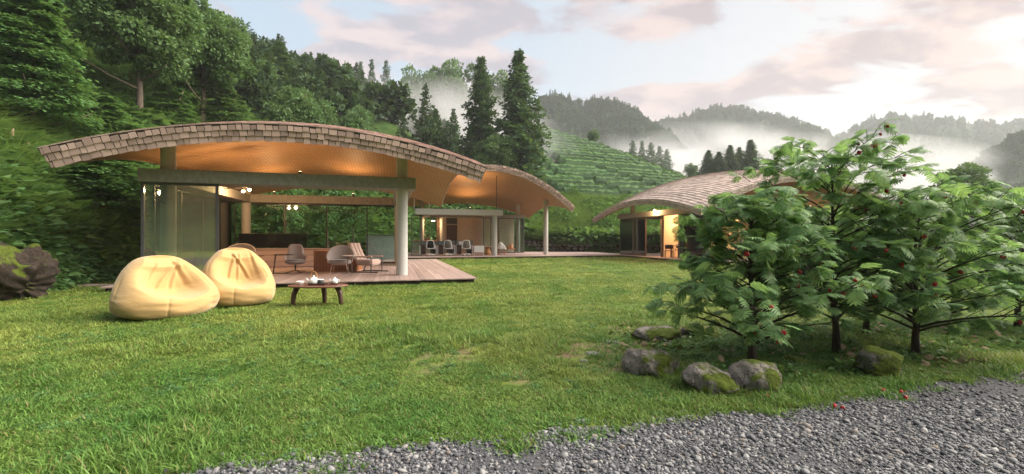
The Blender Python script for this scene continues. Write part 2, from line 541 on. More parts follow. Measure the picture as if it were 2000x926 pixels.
def slope_mat():
    m, t = newmat('overgrown_slope')
    v = coords(t, 'World')
    a = noise(t, v, .5, 5, .65)
    b = noise(t, v, 5, 5, .7)
    col = mixc(t, ramp(t, a, [(.35, 0.), (.65, 1.)]), (.05, .11, .024), (.115, .20, .042))
    col = mixc(t, ramp(t, b, [(.35, .7), (.6, 0.)]), col, (.022, .035, .012))
    finish(t, col, .85, b, 1.0, .25, spec=.1)
    return m
M['slope'] = slope_mat()
M['leaf_cedar'] = leafmat('cedar_needles', (.030, .075, .036), (.085, .155, .062), .25, .6, .15, .3)
M['leaf_cedar_soft'] = leafmat('soft_cedar_needles', (.075, .155, .062), (.175, .27, .105), .30, .6, .15, .3)
M['leaf_broad'] = leafmat('broad_leaves', (.06, .14, .05), (.15, .25, .08), .32, .5, .2, .3)
M['leaf_bright'] = leafmat('bright_leaves', (.065, .165, .055), (.165, .30, .10), .35, .5, .2, .5)
M['leaf_lobed'] = leafmat('lobed_leaves', (.088, .225, .10), (.285, .43, .155), .46, .5, .28, .9, .38)
M['leaf_far'] = leafmat('far_forest_leaves', (.030, .062, .034), (.07, .115, .05), .2, .7, .1, .05)
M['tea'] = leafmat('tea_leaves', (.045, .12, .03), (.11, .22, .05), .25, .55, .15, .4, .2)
M['tea_side'] = leafmat('shaded_mature_tea_leaves', (.026, .065, .024), (.05, .105, .034), .15, .6, .1, .4, .2)  # old leaves, with the shade of the hedge sides put into the colour
M['long_grass'] = leafmat('long_grass', (.10, .20, .05), (.24, .33, .10), .35, .5, .2, .4, .35)

M['tea_soil_shade'] = pm('shaded_tea_row_soil', (.045, .05, .022), (.03, .034, .016), .95, 3, bump=.5, bdist=.05, kind='World')  # soil colour darkened to paint the shade between the rows
# boulders: grey stone with moss where the noise says and where it faces up
def boulder_mat(name, mossy, base=(.30, .285, .265)):
    m, t = newmat(name)
    v = coords(t, 'Object')
    n = noise(t, v, 5, 7, .65); n2 = noise(t, v, 22, 5, .7); n3 = noise(t, v, 2.6, 3, .5)
    col = mixc(t, ramp(t, n, [(.3, 0.), (.7, 1.)]), base, tuple(x * .45 for x in base))
    col = mixc(t, ramp(t, n2, [(.58, 0.), (.68, .5)]), col, tuple(min(.46, x * 1.7) for x in base))
    vo = N(t, 'ShaderNodeTexVoronoi', feature='DISTANCE_TO_EDGE'); vo.inputs['Scale'].default_value = 4.0; vo.inputs['Randomness'].default_value = 1.0
    wv = N(t, 'ShaderNodeVectorMath', operation='ADD'); L(t, v, wv.inputs[0]); wn = N(t, 'ShaderNodeTexNoise'); wn.inputs['Scale'].default_value = 6.0; L(t, v, wn.inputs['Vector']); L(t, wn.outputs['Color'], wv.inputs[1]); L(t, wv.outputs[0], vo.inputs['Vector'])
    crack = ramp(t, vo.outputs['Distance'], [(0., 0.), (.035, 1.)])
    col = mixc(t, math_(t, 'MULTIPLY', math_(t, 'SUBTRACT', 1.0, crack), .7), col, tuple(x * .2 for x in base))
    nz = N(t, 'ShaderNodeSeparateXYZ'); L(t, N(t, 'ShaderNodeNewGeometry').outputs['Normal'], nz.inputs[0])
    mo = math_(t, 'ADD', math_(t, 'MULTIPLY', n3, 2.2), math_(t, 'MULTIPLY_ADD', nz.outputs[2], .35, mossy - 1.55))
    mo = ramp(t, mo, [(.0, 0.), (.16, 1.)])
    mc = mixc(t, n2, (.11, .135, .018), (.055, .085, .014))
    col = mixc(t, mo, col, mc)
    hgt = math_(t, 'ADD', math_(t, 'ADD', n, math_(t, 'MULTIPLY', n2, .5)), math_(t, 'ADD', math_(t, 'MULTIPLY', crack, .35), math_(t, 'MULTIPLY', mo, .5)))
    finish(t, col, .9, hgt, 1.0, .04, spec=.15)
    return m
M['boulder'] = boulder_mat('grey_boulder', .29, (.27, .24, .21))
M['boulder_mossy'] = boulder_mat('mossy_boulder', .52, (.20, .185, .165))
M['boulder_dark'] = boulder_mat('dark_mossy_boulder', .22, (.06, .046, .035))
def bag_mat():
    m, t = newmat('yellow_canvas')
    v = coords(t, 'Object')
    w = noise(t, v, 160, 2); n = noise(t, v, 2.5, 4)
    col = mixc(t, n, (.47, .30, .125), (.52, .34, .15))
    cr = noise(t, coords(t, 'Object', (1, 1, 2.6)), 5, 3, .5, .6)
    hgt = math_(t, 'ADD', math_(t, 'MULTIPLY', w, .03), math_(t, 'MULTIPLY', cr, .5))
    finish(t, col, .9, hgt, .5, .03, spec=.12, sheen=.25)
    return m
M['canvas'] = bag_mat()
# ------------------------------------------------------------------ terrain
FOOT = np.array([(-18, -30), (-15.5, 0), (-12.2, 6), (-11.2, 9.5), (-12.6, 14), (-13.4, 20), (-12.8, 28), (-10.5, 37), (-6, 42), (0, 46), (4, 54), (6, 70), (7.5, 100), (10, 150), (10, 420)], float)
def foot_dist(x, y):
    """signed distance to the foot of the wooded slope: positive up the slope"""
    P = np.stack([np.ravel(x), np.ravel(y)], 1)
    best = np.full(len(P), 1e9); sgn = np.ones(len(P))
    for a, b in zip(FOOT[:-1], FOOT[1:]):
        d = b - a
        tt = np.clip(((P - a) @ d) / (d @ d), 0, 1)
        q = P - (a + tt[:, None] * d)
        dist = np.hypot(q[:, 0], q[:, 1])
        s = np.where(d[0] * (P[:, 1] - a[1]) - d[1] * (P[:, 0] - a[0]) > 0, 1.0, -1.0)
        m = dist < best
        best = np.where(m, dist, best); sgn = np.where(m, s, sgn)
    return (best * sgn).reshape(np.shape(x))
def vnoise(x, y, sc, seed=0):
    r = np.random.default_rng(seed)
    T = r.random((64, 64))
    X, Y = np.asarray(x) / sc, np.asarray(y) / sc
    i, j = np.floor(X).astype(int), np.floor(Y).astype(int)
    f, g = X - i, Y - j
    f, g = f * f * (3 - 2 * f), g * g * (3 - 2 * g)
    a = T[i % 64, j % 64]; b = T[(i + 1) % 64, j % 64]; c = T[i % 64, (j + 1) % 64]; d = T[(i + 1) % 64, (j + 1) % 64]
    return (a * (1 - f) + b * f) * (1 - g) + (c * (1 - f) + d * f) * g - .5
TG = np.array([-.3195, .9476]); TQ = np.array([.9476, .3195])      # up the tea slope, along its rows
CRP = np.array([20, 45, 59.4, 80.4, 101.2, 125]); CRQ = np.array([52, 51, 49.2, 49.4, 44.3, 36])
WALL_A, WALL_B = np.array([1.2, 39.5]), np.array([24.0, 36.6])
def terr(x, y):
    x, y = np.asarray(x, float), np.asarray(y, float)
    s = foot_dist(x, y)
    sp = np.maximum(s, 0)
    hl = (68 + 13 * np.clip((x + 48) / 24, 0, 1)) * (1 - np.exp(-sp / 92)) + np.clip(sp / 4, 0, 1) * (vnoise(x, y, 5, 1) * 1.0 + vnoise(x, y, 14, 2) * 2.6)
    hl = np.where(s < 0, -.3, hl)
    p = x * TG[0] + y * TG[1]; q = x * TQ[0] + y * TQ[1]
    plane = -13.55 - .13 * x + .3855 * y
    plane = np.where(p > 101, plane - (p - 101) * .3, plane)
    over = np.maximum(0, q - np.interp(p, CRP, CRQ))
    plane = plane - over * .35 - np.minimum(over, 8) ** 2 * .02
    # terrace behind the stone wall
    wd = WALL_B - WALL_A
    side = (wd[0] * (y - WALL_A[1]) - wd[1] * (x - WALL_A[0])) / np.hypot(*wd)
    terrace = np.where((side > .15) & (x > .5), 1.12 + np.clip(side - 1, 0, 14) * .16, -.3)
    terrace = terrace - np.clip(x - 24, 0, 20) * .2 - np.maximum(0, y - 62) * .5
    hp = np.where((side > .15) & (x > -6), np.maximum(plane + vnoise(x, y, 6, 5) * np.clip((47 - p) / 4, 0, 1) * .5, terrace), -.3)
    return np.maximum(np.maximum(hl, hp), -.3)

# the lawn: one sheet to the horizon, finer near the camera
def graded(a, b, fine):
    pts = [0.0]
    while pts[-1] < b:
        pts.append(pts[-1] + max(fine, pts[-1] * .12))
    n = [-p for p in pts[1:] if -p > a - 200]
    return np.array(sorted(n) + pts)
gx = graded(-1500, 1500, 1.0); gy = graded(-60, 1500, 1.0)
gy = gy[gy > -60]
X, Y = np.meshgrid(gx, gy, indexing='ij')
Z = vnoise(X, Y, 1.7, 9) * .03 * np.clip(1.2 - Y / 30, 0, 1)
Z = np.where((Y > 8) | (X > 1.5), Z * .3, Z)
o = MB().grid(np.stack([X, Y, Z * 0 + np.minimum(Z, 0)], 2), True).obj('lawn', M['lawn'], smooth=True)
tag(o, kind='structure')

# wooded slope and tea hill: one height field
def hgrid(x0, x1, y0, y1, st):
    a = np.arange(x0, x1 + .01, st); b = np.arange(y0, y1 + .01, st)
    X, Y = np.meshgrid(a, b, indexing='ij')
    return np.stack([X, Y, terr(X, Y)], 2)
o = MB().grid(hgrid(-60, 60, -12, 108, 1.0), True).obj('hillside', M['slope'], smooth=True)
tag(o, kind='structure')
P = hgrid(-170, 118, -16, 300, 4.0)
inn = (P[..., 0] > -58) & (P[..., 0] < 58) & (P[..., 1] < 106)
P[..., 2] = np.where(inn, -3, P[..., 2] - .25)
o = MB().grid(P, True).obj('forest_ridge', M['forest_floor'], smooth=True)
tag(o, kind='structure')

a_ = np.arange(45, 106, 1.0); b_ = np.arange(19, 52, 1.0)
PP, QQ = np.meshgrid(a_, b_, indexing='ij')
QQ = np.minimum(QQ, np.interp(PP, CRP, CRQ) + .3)
Xt_, Yt_ = TG[0] * PP + TQ[0] * QQ, TG[1] * PP + TQ[1] * QQ
o = MB().grid(np.stack([Xt_, Yt_, terr(Xt_, Yt_) + .07], 2), True).obj('tea_terrace', M['tea_soil_shade'], smooth=True)  # dark sheet over the slope, its colour standing in for row shade
tag(o, kind='structure')

# gravel path
GP = [(-30, -1.5), (-9, 1.2), (-4.2, 2.1)] + [at(*p)[:2] for p in [(330, 926), (500, 906), (700, 884), (900, 866), (1100, 838), (1300, 819), (1500, 799), (1650, 775), (1800, 746), (1900, 728), (2000, 708)]] + [(8.5, 5.6), (16, 7.2), (40, 10)]
GPx = np.array([p[0] for p in GP]); GPy = np.array([p[1] for p in GP])
def gravel_edge(x):
    return np.interp(x, GPx, GPy) + vnoise(x * 1.0, x * 0 + 3, .35, 4) * .22 + vnoise(x, x * 0 + 8, .11, 6) * .10 - .07 + .10 * np.clip(-x, 0, 1)
xs = np.concatenate([np.linspace(-30, -4, 14), np.linspace(-3.8, 9, 220), np.linspace(9.5, 40, 25)])
ye = gravel_edge(xs)
rows = [np.stack([xs, ye + (np.where(xs < -2, -9, -7) - ye) * k, np.full_like(xs, .006)], 1) for k in np.linspace(0, 1, 8)]
o = MB().grid(np.stack(rows, 1)).obj('gravel_path', M['gravel_bed'])
tag(o, kind='structure')

# ------------------------------------------------------------------ instancer for uncountable stuff
def protos(name, meshes, mat):
    c = bpy.data.collections.new(name + '_kinds')
    for k, me in enumerate(meshes):
        ob = bpy.data.objects.new(name + '_kind', me)
        if not me.materials: me.materials.append(mat)
        c.objects.link(ob)
    return c
def scatter(name, coll, pos, rot, scl, idx, label=None):
    n = len(pos)
    me = bpy.data.meshes.new(name)
    me.vertices.add(n)
    me.vertices.foreach_set('co', np.asarray(pos, np.float32).ravel())
    a = me.attributes.new('rot', 'FLOAT_VECTOR', 'POINT'); a.data.foreach_set('vector', np.asarray(rot, np.float32).ravel())
    scl = np.asarray(scl, np.float32)
    if scl.ndim == 1: scl = np.repeat(scl[:, None], 3, 1)
    a = me.attributes.new('scl', 'FLOAT_VECTOR', 'POINT'); a.data.foreach_set('vector', scl.ravel())
    a = me.attributes.new('idx', 'INT', 'POINT'); a.data.foreach_set('value', np.asarray(idx, np.int32))
    ob = link(name, me, None)
    g = bpy.data.node_groups.new(name + '_scatter', 'GeometryNodeTree')
    g.interface.new_socket('Geometry', in_out='INPUT', socket_type='NodeSocketGeometry')
    g.interface.new_socket('Geometry', in_out='OUTPUT', socket_type='NodeSocketGeometry')
    gi, go = g.nodes.new('NodeGroupInput'), g.nodes.new('NodeGroupOutput')
    ci = g.nodes.new('GeometryNodeCollectionInfo')
    ci.inputs['Collection'].default_value = coll
    ci.inputs['Separate Children'].default_value = True
    ci.inputs['Reset Children'].default_value = True
    ip = g.nodes.new('GeometryNodeInstanceOnPoints')
    ip.inputs['Pick Instance'].default_value = True
    def attr(nm, ty):
        q = g.nodes.new('GeometryNodeInputNamedAttribute'); q.data_type = ty; q.inputs[0].default_value = nm
        return q.outputs[0]
    g.links.new(gi.outputs[0], ip.inputs['Points'])
    g.links.new(ci.outputs[0], ip.inputs['Instance'])
    g.links.new(attr('idx', 'INT'), ip.inputs['Instance Index'])
    g.links.new(attr('rot', 'FLOAT_VECTOR'), ip.inputs['Rotation'])
    g.links.new(attr('scl', 'FLOAT_VECTOR'), ip.inputs['Scale'])
    g.links.new(ip.outputs[0], go.inputs[0])
    md = ob.modifiers.new('scatter', 'NODES'); md.node_group = g
    tag(ob, kind='stuff', label=label)
    return ob

def blades(n, rad, h, w, lean, r, seg=2, curl=.5):
    """a small patch of grass blades, each a bent strip"""
    V, Fc = [], []
    for i in range(n):
        a = r.random() * 2 * PI; d = rad * math.sqrt(r.random())
        x, y = d * math.cos(a), d * math.sin(a)
        H = h * (.55 + .7 * r.random()); la = r.random() * 2 * PI; ln = lean * (.3 + r.random())
        wa = la + PI / 2 + r.normal(0, .3)
        wx, wy = math.cos(wa) * w / 2, math.sin(wa) * w / 2
        b = len(V)
        for k in range(seg + 1):
            t = k / seg
            bend = ln * t + curl * ln * t * t
            px, py, pz = x + math.cos(la) * bend * H, y + math.sin(la) * bend * H, H * t * max(.25, 1 - .35 * ln * t * t)
            ww = (1 - t) ** .7
            if k == seg: V.append((px, py, pz))
            else: V += [(px - wx * ww, py - wy * ww, pz), (px + wx * ww, py + wy * ww, pz)]
        for k in range(seg):
            q = b + 2 * k
            Fc.append([q, q + 1, q + 2] if k == seg - 1 else [q, q + 1, q + 3, q + 2])
    return mesh_np('grass_tuft', V, Fc)
r_ = np.random.default_rng(3)
gk = [blades(28, .075, .036, .0085, 1.1, r_) for _ in range(4)] + [blades(42, .11, .026, .008, 1.0, r_) for _ in range(3)] + [blades(20, .06, .064, .010, 1.1, r_, 3) for _ in range(3)]
gcol = protos('grass', gk, M['grass'])
BLOCK = []      # footprints free of grass: filled in by decks and stones, as (kind, data)
DECK_RECTS = []
def scatter_pts(n, y0, y1, half=1.22):
    u = rng.random(n)
    Y = np.sqrt(y0 * y0 + u * (y1 * y1 - y0 * y0))
    X = (rng.random(n) * 2 - 1) * half * Y
    return X, Y
AL = R(15.3)
DV, NV = np.array([math.cos(AL), math.sin(AL)]), np.array([-math.sin(AL), math.cos(AL)])
P1, P2, P3 = np.array([-.96, 13.3]), np.array([3.98, 29.0]), np.array([9.41, 22.0])
def to_local(P, X, Y):
    dx, dy = X - P[0], Y - P[1]
    return dx * DV[0] + dy * DV[1], dx * NV[0] + dy * NV[1]
def inside(P, X, Y, x0, x1, y0, y1):
    a, b = to_local(P, X, Y)
    return (a > x0) & (a < x1) & (b > y0) & (b < y1)
D1 = (-9.45, -.1, -.08, 12.4); D2 = (-11.0, 5.2, 1.0, 10.6); D3 = (.75, 14.5, .4, 11.2)
def free(X, Y):
    e = Y - gravel_edge(X)
    ok = (e > rng.normal(0, .05, len(X))) | ((e > -.30) & (vnoise(X, Y, .25, 91) > .26) & (rng.random(len(X)) < .35))
    for P_, d in ((P1, D1), (P2, D2), (P3, D3)):
        ok &= ~inside(P_, X, Y, *d)
    return ok
def lawn_grass():
    pos, rot, scl, idx = [], [], [], []
    for n, y0, y1, s, zs in ((20000, 2.2, 5.2, 1.0, 1.0), (26000, 5.2, 9.5, 1.25, .95), (29000, 9.5, 17, 1.9, .75), (26000, 17, 38, 3.2, .55)):
        X, Y = scatter_pts(n, y0, y1, 1.5)
        k = free(X, Y) & (terr(X, Y) < 0)
        X, Y = X[k], Y[k]
        big = vnoise(X, Y, 1.1, 21) + .5 * vnoise(X, Y, .4, 22)
        # worn patches on the lawn
        worn = (np.hypot((X - .5) / 2.6, (Y - 5.0) / 1.5) < .8) & (vnoise(X, Y, .45, 33) + .4 * vnoise(X, Y, .15, 34) > .02)
        keep = ~(worn & (rng.random(len(X)) < .85))
        keep &= ~((np.hypot((X - 4.2) / 3.0, (Y - 5.4) / 1.1) < .8) & (rng.random(len(X)) < .4))
        keep &= ~((vnoise(X, Y, .55, 31) > .30) & (rng.random(len(X)) < .75))
        X, Y, big = X[keep], Y[keep], big[keep]
        m = len(X)
        pos.append(np.stack([X, Y, np.zeros(m)], 1))
        rot.append(np.stack([rng.normal(0, .12, m), rng.normal(0, .12, m), rng.random(m) * 6.28], 1))
        f = s * (.75 + .5 * rng.random(m))
        hz = zs * (1.0 + .9 * np.clip(big, -.5, .5)) * (.8 + .4 * rng.random(m))
        # tufts stay taller by the gravel and round the stones
        edge = np.clip(1 - (Y - gravel_edge(X)) / .8, 0, 1)
        hz *= 1 + .35 * edge
        scl.append(np.stack([f, f, f * hz], 1))
        ii = rng.integers(0, 7, m)
        ii = np.where((big > .22) & (rng.random(m) < .5) & (Y < 10), rng.integers(7, 10, m), ii)
        idx.append(ii)
    scatter('grass', gcol, np.concatenate(pos), np.concatenate(rot), np.concatenate(scl), np.concatenate(idx), 'mown lawn grass in front of the pavilions')
lawn_grass()

# gravel stones
def pebble(r, flat=.5):
    V = [];
    prof = [(0, -1), (.75, -.6), (1, 0), (.72, .62), (0, .95)]
    mb = MB(); n = 7
    rows = []
    V = [(0, 0, -.9)]
    for rr, z in ((.72, -.55), (1, .02), (.66, .62)):
        for j in range(n):
            a = j / n * 2 * PI + r.random() * .5
            q = rr * (.78 + .4 * r.random())
            V.append((q * math.cos(a), q * math.sin(a) * .72, z * (.85 + .3 * r.random())))
    V.append((.1 * r.normal(), .1 * r.normal(), .85))
    Fc = []
    for j in range(n):
        k = (j + 1) % n
        Fc.append([0, 1 + k, 1 + j])
        for q in range(2):
            Fc.append([1 + q * n + j, 1 + q * n + k, 1 + q * n + n + k, 1 + q * n + n + j])
        Fc.append([1 + 2 * n + j, 1 + 2 * n + k, 1 + 3 * n])
    V = np.array(V) * (1, 1, flat)
    return mesh_np('pebble', V, Fc, True)
pk = protos('gravel', [pebble(r_, .35 + .4 * r_.random()) for _ in range(8)], M['gravel'])
def gravel():
    pos, rot, scl = [], [], []
    for n, y0, y1, s0, sig in ((130000, 1.5, 3.6, .0080, .48), (60000, 3.6, 7.0, .0094, .46)):
        X, Y = scatter_pts(n, y0, y1, 1.75)
        e = Y - gravel_edge(X)
        k = (e < .02) | ((e < .16) & (rng.random(n) < .10))
        # fine packed tracks with fewer stones
        tr = vnoise(X, Y, .9, 41) + .4 * vnoise(X, Y, .3, 42)
        k &= ~((tr > .16) & (rng.random(n) < .62))
        X, Y = X[k], Y[k]; m = len(X)
        s = s0 * np.exp(rng.normal(0, sig, m)); s = np.minimum(s, .034)
        pos.append(np.stack([X, Y, .006 + s * .22], 1))
        rot.append(np.stack([rng.normal(0, .35, m), rng.normal(0, .35, m), rng.random(m) * 6.28], 1))
        scl.append(s)
    pos = np.concatenate(pos)
    scatter('gravel', pk, pos, np.concatenate(rot), np.concatenate(scl), rng.integers(0, 8, len(pos)), 'loose grey slate gravel on the path')
gravel()

# ------------------------------------------------------------------ pavilions
def shell(P):
    """height of a vaulted roof underside at s (-1..1 across), t (0..1 front to back)"""
    def h(s, t):
        fr = P['rf'] + (P['rb'] - P['rf']) * t
        return P['z'] + fr * (1 - s * s * np.where(np.asarray(s) < 0, P.get('asym', 1.0), 1.0)) + P['rs'] * (1 - (2 * t - 1) ** 2)
    return h
def roof(P, parent, name='roof'):
    x0, x1, y0, y1, th, lean = P['x0'], P['x1'], P['y0'], P['y1'], P['th'], P['lean']
    h = shell(P)
    n = 44
    s = np.linspace(-1, 1, n); t = np.linspace(0, 1, n)
    S, T = np.meshgrid(s, t, indexing='ij')
    Hh = h(S, T)
    Xb = x0 + (x1 - x0) * (S + 1) / 2; Yb = y0 + (y1 - y0) * T
    Bot = np.stack([Xb, Yb, Hh], 2)
    Xt = x0 - lean + (x1 - x0 + 2 * lean) * (S + 1) / 2; Yt = y0 - lean + (y1 - y0 + 2 * lean) * T
    Top = np.stack([Xt, Yt, Hh + th], 2)
    Mid = Bot + (0, 0, .03)
    rf = MB().slab(Mid, Top - (0, 0, .02)).obj(name, M['underlay'], parent)
    MB().slab(Bot, Bot + (0, 0, .026)).obj('soffit', M['soffit'], parent, smooth=False)
    return rf, Bot, Top, h
def one_shingle(w, l, t0=.012, t1=.022):
    """a thin shake, thicker at its butt end: x across, y up the slope, z out"""
    mb = MB()
    V = [[-w / 2, 0, 0], [w / 2, 0, 0], [w / 2, l, 0], [-w / 2, l, 0], [-w / 2 + .002, 0, t1], [w / 2 - .002, .004, t1], [w / 2, l, t0 * .4], [-w / 2, l, t0 * .4]]
    mb.add(V, [[0, 3, 2, 1], [4, 5, 6, 7], [0, 1, 5, 4], [1, 2, 6, 5], [2, 3, 7, 6], [3, 0, 4, 7]])
    return np.concatenate(mb.v), mb.f
def frame_mat(o, ex, ey, ez):
    m = Matrix(((ex[0], ey[0], ez[0], o[0]), (ex[1], ey[1], ez[1], o[1]), (ex[2], ey[2], ez[2], o[2]), (0, 0, 0, 1)))
    return m
def nrm(v):
    v = np.asarray(v, float); return v / (np.linalg.norm(v) + 1e-12)
def edge_shingles(Bot, Top, axis, end, courses, width, out):
    """frames of the shingles hung on one rim of the roof; out = list of (matrix, w, l)"""
    if axis == 'x':
        b, t = (Bot[:, 0], Top[:, 0]) if end == 0 else (Bot[::-1, -1], Top[::-1, -1])
    else:
        b, t = (Bot[0, ::-1], Top[0, ::-1]) if end == 0 else (Bot[-1, :], Top[-1, :])
    ds = np.concatenate([[0], np.cumsum(np.linalg.norm(np.diff(t, axis=0), axis=1))])
    def pt(A, d): return np.array([np.interp(d, ds, A[:, k]) for k in range(3)])
    for c in range(courses):
        d = -rng.random() * width
        while d < ds[-1]:
            w = width * (.72 + .55 * rng.random())
            m0 = max(0, d); m1 = min(ds[-1], d + w)
            if m1 - m0 > .05:
                dm = (m0 + m1) / 2
                B, T_ = pt(b, dm), pt(t, dm)
                ex = nrm(pt(t, m1) - pt(t, m0)); up = T_ - B; Hh = np.linalg.norm(up)
                ey = nrm(up - ex * np.dot(up, ex)); ez = nrm(np.cross(ex, ey))
                l = Hh / courses
                o = B + up * (c / courses) - ey * (.012 + .014 * rng.random()) + ez * (.006 + .006 * rng.random())
                # butts kick out a little
                tilt = .03 + .07 * rng.random(); rl = rng.normal(0, .03)
                ey2 = nrm(ey - ez * tilt + ex * rl); ez2 = nrm(np.cross(nrm(ex - ey * rl), ey2)); ex2 = np.cross(ey2, ez2)
                out.append((np.column_stack([ex2, ey2, ez2]), o, (m1 - m0) - .022, l * 1.04))
            d += w
def top_shingles(P, h, courses_along, width, expo, out, ymax=1.0):
    """shingles covering the top; courses run along x ('x') or along y ('y')"""
    x0, x1, y0, y1, th, ln = P['x0'] - P['lean'], P['x1'] + P['lean'], P['y0'] - P['lean'], P['y1'] + P['lean'], P['th'], P['lean']
    def pos(x, y):
        s = np.clip((x - x0) / (x1 - x0) * 2 - 1, -1, 1); t = np.clip((y - y0) / (y1 - y0), 0, 1)
        return np.array([x, y, h(s, t) + th])
    if courses_along == 'x':
        halves = [(y0, (y0 + y1) / 2, 1)]
        if ymax >= 1: halves.append((y1, (y0 + y1) / 2, -1))
        for a, b, sg in halves:
            yy = a
            while (b - yy) * sg > 0:
                x = x0 - rng.random() * width
                while x < x1:
                    w = width * (.72 + .55 * rng.random())
                    m0, m1 = max(x, x0), min(x + w, x1)
                    if m1 - m0 > .05:
                        xm = (m0 + m1) / 2
                        p = pos(xm, yy); ex = nrm(pos(m1, yy) - pos(m0, yy)) * sg; ey = nrm(pos(xm, yy + .1 * sg) - p)
                        ey = nrm(ey - ex * np.dot(ex, ey)); ez = np.cross(ex, ey)
                        out.append((np.column_stack([ex, ey, ez]), p - ez * .012, (m1 - m0) - .008, expo * 1.5))
                    x += w
                yy += expo * sg
    else:
        for a, b, sg in ((x0, (x0 + x1) / 2, 1), (x1, (x0 + x1) / 2, -1)):
            xx = a
            while (b - xx) * sg > 0:
                y = y0 - rng.random() * width
                while y < y1:
                    w = width * (.72 + .55 * rng.random())
                    m0, m1 = max(y, y0), min(y + w, y1)
                    if m1 - m0 > .05:
                        ym = (m0 + m1) / 2
                        p = pos(xx, ym); ex = nrm(pos(xx, m0) - pos(xx, m1)) * sg; ey = nrm(pos(xx + .1 * sg, ym) - p)
                        ey = nrm(ey - ex * np.dot(ex, ey)); ez = np.cross(ex, ey)
                        out.append((np.column_stack([ex, ey, ez]), p - ez * .012, (m1 - m0) - .008, expo * 1.5))
                    y += w
                xx += expo * sg
def shingles_joined(lst, name, mat, parent, thick=.022):
    V0, F0 = one_shingle(1, 1, .012, 1.0)
    V0 = np.array(V0); n = len(V0)
    Vs, k = [], 0
    sc = np.array([[w, l, thick * (.8 + .5 * rng.random())] for _, _, w, l in lst])
    for (Rm, o, w, l), s in zip(lst, sc):
        Vs.append((V0 * s) @ Rm.T + o)
    Fq = (np.array(F0)[None] + (np.arange(len(lst)) * n)[:, None, None]).reshape(-1, 4)
    ob = link(name, mesh_np(name, np.concatenate(Vs), Fq), mat, parent)
    return tag(ob, kind='stuff')
def shingles_single(lst, mat, parent):
    V0, F0 = one_shingle(1, 1, .012, 1.0)
    mes = []
    for k in range(5):        # five slightly uneven blanks shared by all
        V = np.array(V0)
        V[:, 0] += np.where(V[:, 1] < .5, rng.normal(0, .02, 8), 0); V[[0, 1, 4, 5], 1] += rng.normal(0, .05, 4)
        me = mesh_np('shingle', V, np.array(F0)); me.materials.append(mat); mes.append(me)
    for Rm, o, w, l in lst:
        ob = bpy.data.objects.new('shingle', mes[rng.integers(0, 5)])
        COL.objects.link(ob); ob.parent = parent
        Q = Rm * np.array([w, l, .024 * (.7 + .7 * rng.random())])
        m = frame_mat(o, Q[:, 0], Q[:, 1], Q[:, 2])
        ob.matrix_local = m
def planks(parent, x0, x1, y0, y1, z, w, lmax, along='y', name='plank', mat='deck', joined_from=None, th=.03):
    """deck boards laid one by one; those far back joined into one part"""
    mats = M[mat]
    base = MB().box(-.5, .5, -.5, .5, -1, 0, bev=0).mesh('plank')
    base.materials.append(mats)
    jb = MB()
    n = 0
    a0, a1, b0, b1 = (x0, x1, y0, y1) if along == 'y' else (y0, y1, x0, x1)
    a = a0; row = 0
    while a < a1 - .01:
        aw = min(w, a1 - a)
        b = b0
        first = True
        while b < b1 - .01:
            ln = lmax * (.75 + .5 * rng.random()) if not first else lmax * (.35 + .65 * ((row * .37) % 1))
            first = False
            e = min(b + ln, b1)
            if b1 - e < .5: e = b1
            ca, cb = a + aw / 2, (b + e) / 2
            dz = rng.normal(0, .0015)
            if joined_from is not None and b > joined_from:
                if along == 'y': jb.box(a + .003, a + aw - .003, b + .002, e - .002, z - th, z + dz)
                else: jb.box(b + .002, e - .002, a + .003, a + aw - .003, z - th, z + dz)
            else:
                ob = bpy.data.objects.new(name, base); COL.objects.link(ob); ob.parent = parent
                if along == 'y':
                    ob.location = (ca, cb, z + dz); ob.scale = (aw - .006, e - b - .004, th)
                else:
                    ob.location = (cb, ca, z + dz); ob.scale = (e - b - .004, aw - .006, th)
                n += 1
            b = e
        a += aw; row += 1
    if jb.n:
        tag(jb.obj('plank', mats, parent), kind='stuff')
    return n
def panel(parent, A, B, z0, z1, fr=.05, th=.05, mat='glass', fmat='metal_dark', divs=(), name='glass_panel'):
    """framed glass between two plan points: frame part with panes as sub-parts"""
    A, B = np.array(A, float), np.array(B, float)
    d = B - A; ln = np.hypot(*d); ang = math.atan2(d[1], d[0])
    Mx = Matrix.Translation((A[0], A[1], 0)) @ Matrix.Rotation(ang, 4, 'Z')
    f = MB()
    f.box(0, ln, -th / 2, th / 2, z0, z0 + fr, Mx); f.box(0, ln, -th / 2, th / 2, z1 - fr, z1, Mx)
    stops = [0] + list(divs) + [ln]
    for k, s in enumerate(stops):
        a = s if k == 0 else (s - fr if k == len(stops) - 1 else s - fr / 2)
        f.box(a, a + fr, -th / 2 + .002, th / 2 - .002, z0 + fr, z1 - fr, Mx)
    fo = f.obj(name, M[fmat], parent)
    for k in range(len(stops) - 1):
        a = stops[k] + (fr if k == 0 else fr / 2); b = stops[k + 1] - (fr if k == len(stops) - 2 else fr / 2)
        MB().box(a + .001, b - .001, -.006, .006, z0 + fr + .001, z1 - fr - .001, Mx).obj('pane', M[mat], fo)
    return fo
def solve_x(P, u, y):
    """local x of the point on the line local y = const that is seen at column u"""
    k = (u - 1000) / F
    return (k * (P[1] + NV[1] * y) - P[0] - NV[0] * y) / (DV[0] - k * DV[1])
def solve_y(P, u, x):
    k = (u - 1000) / F
    return (k * (P[1] + DV[1] * x) - P[0] - DV[0] * x) / (NV[0] - k * NV[1])
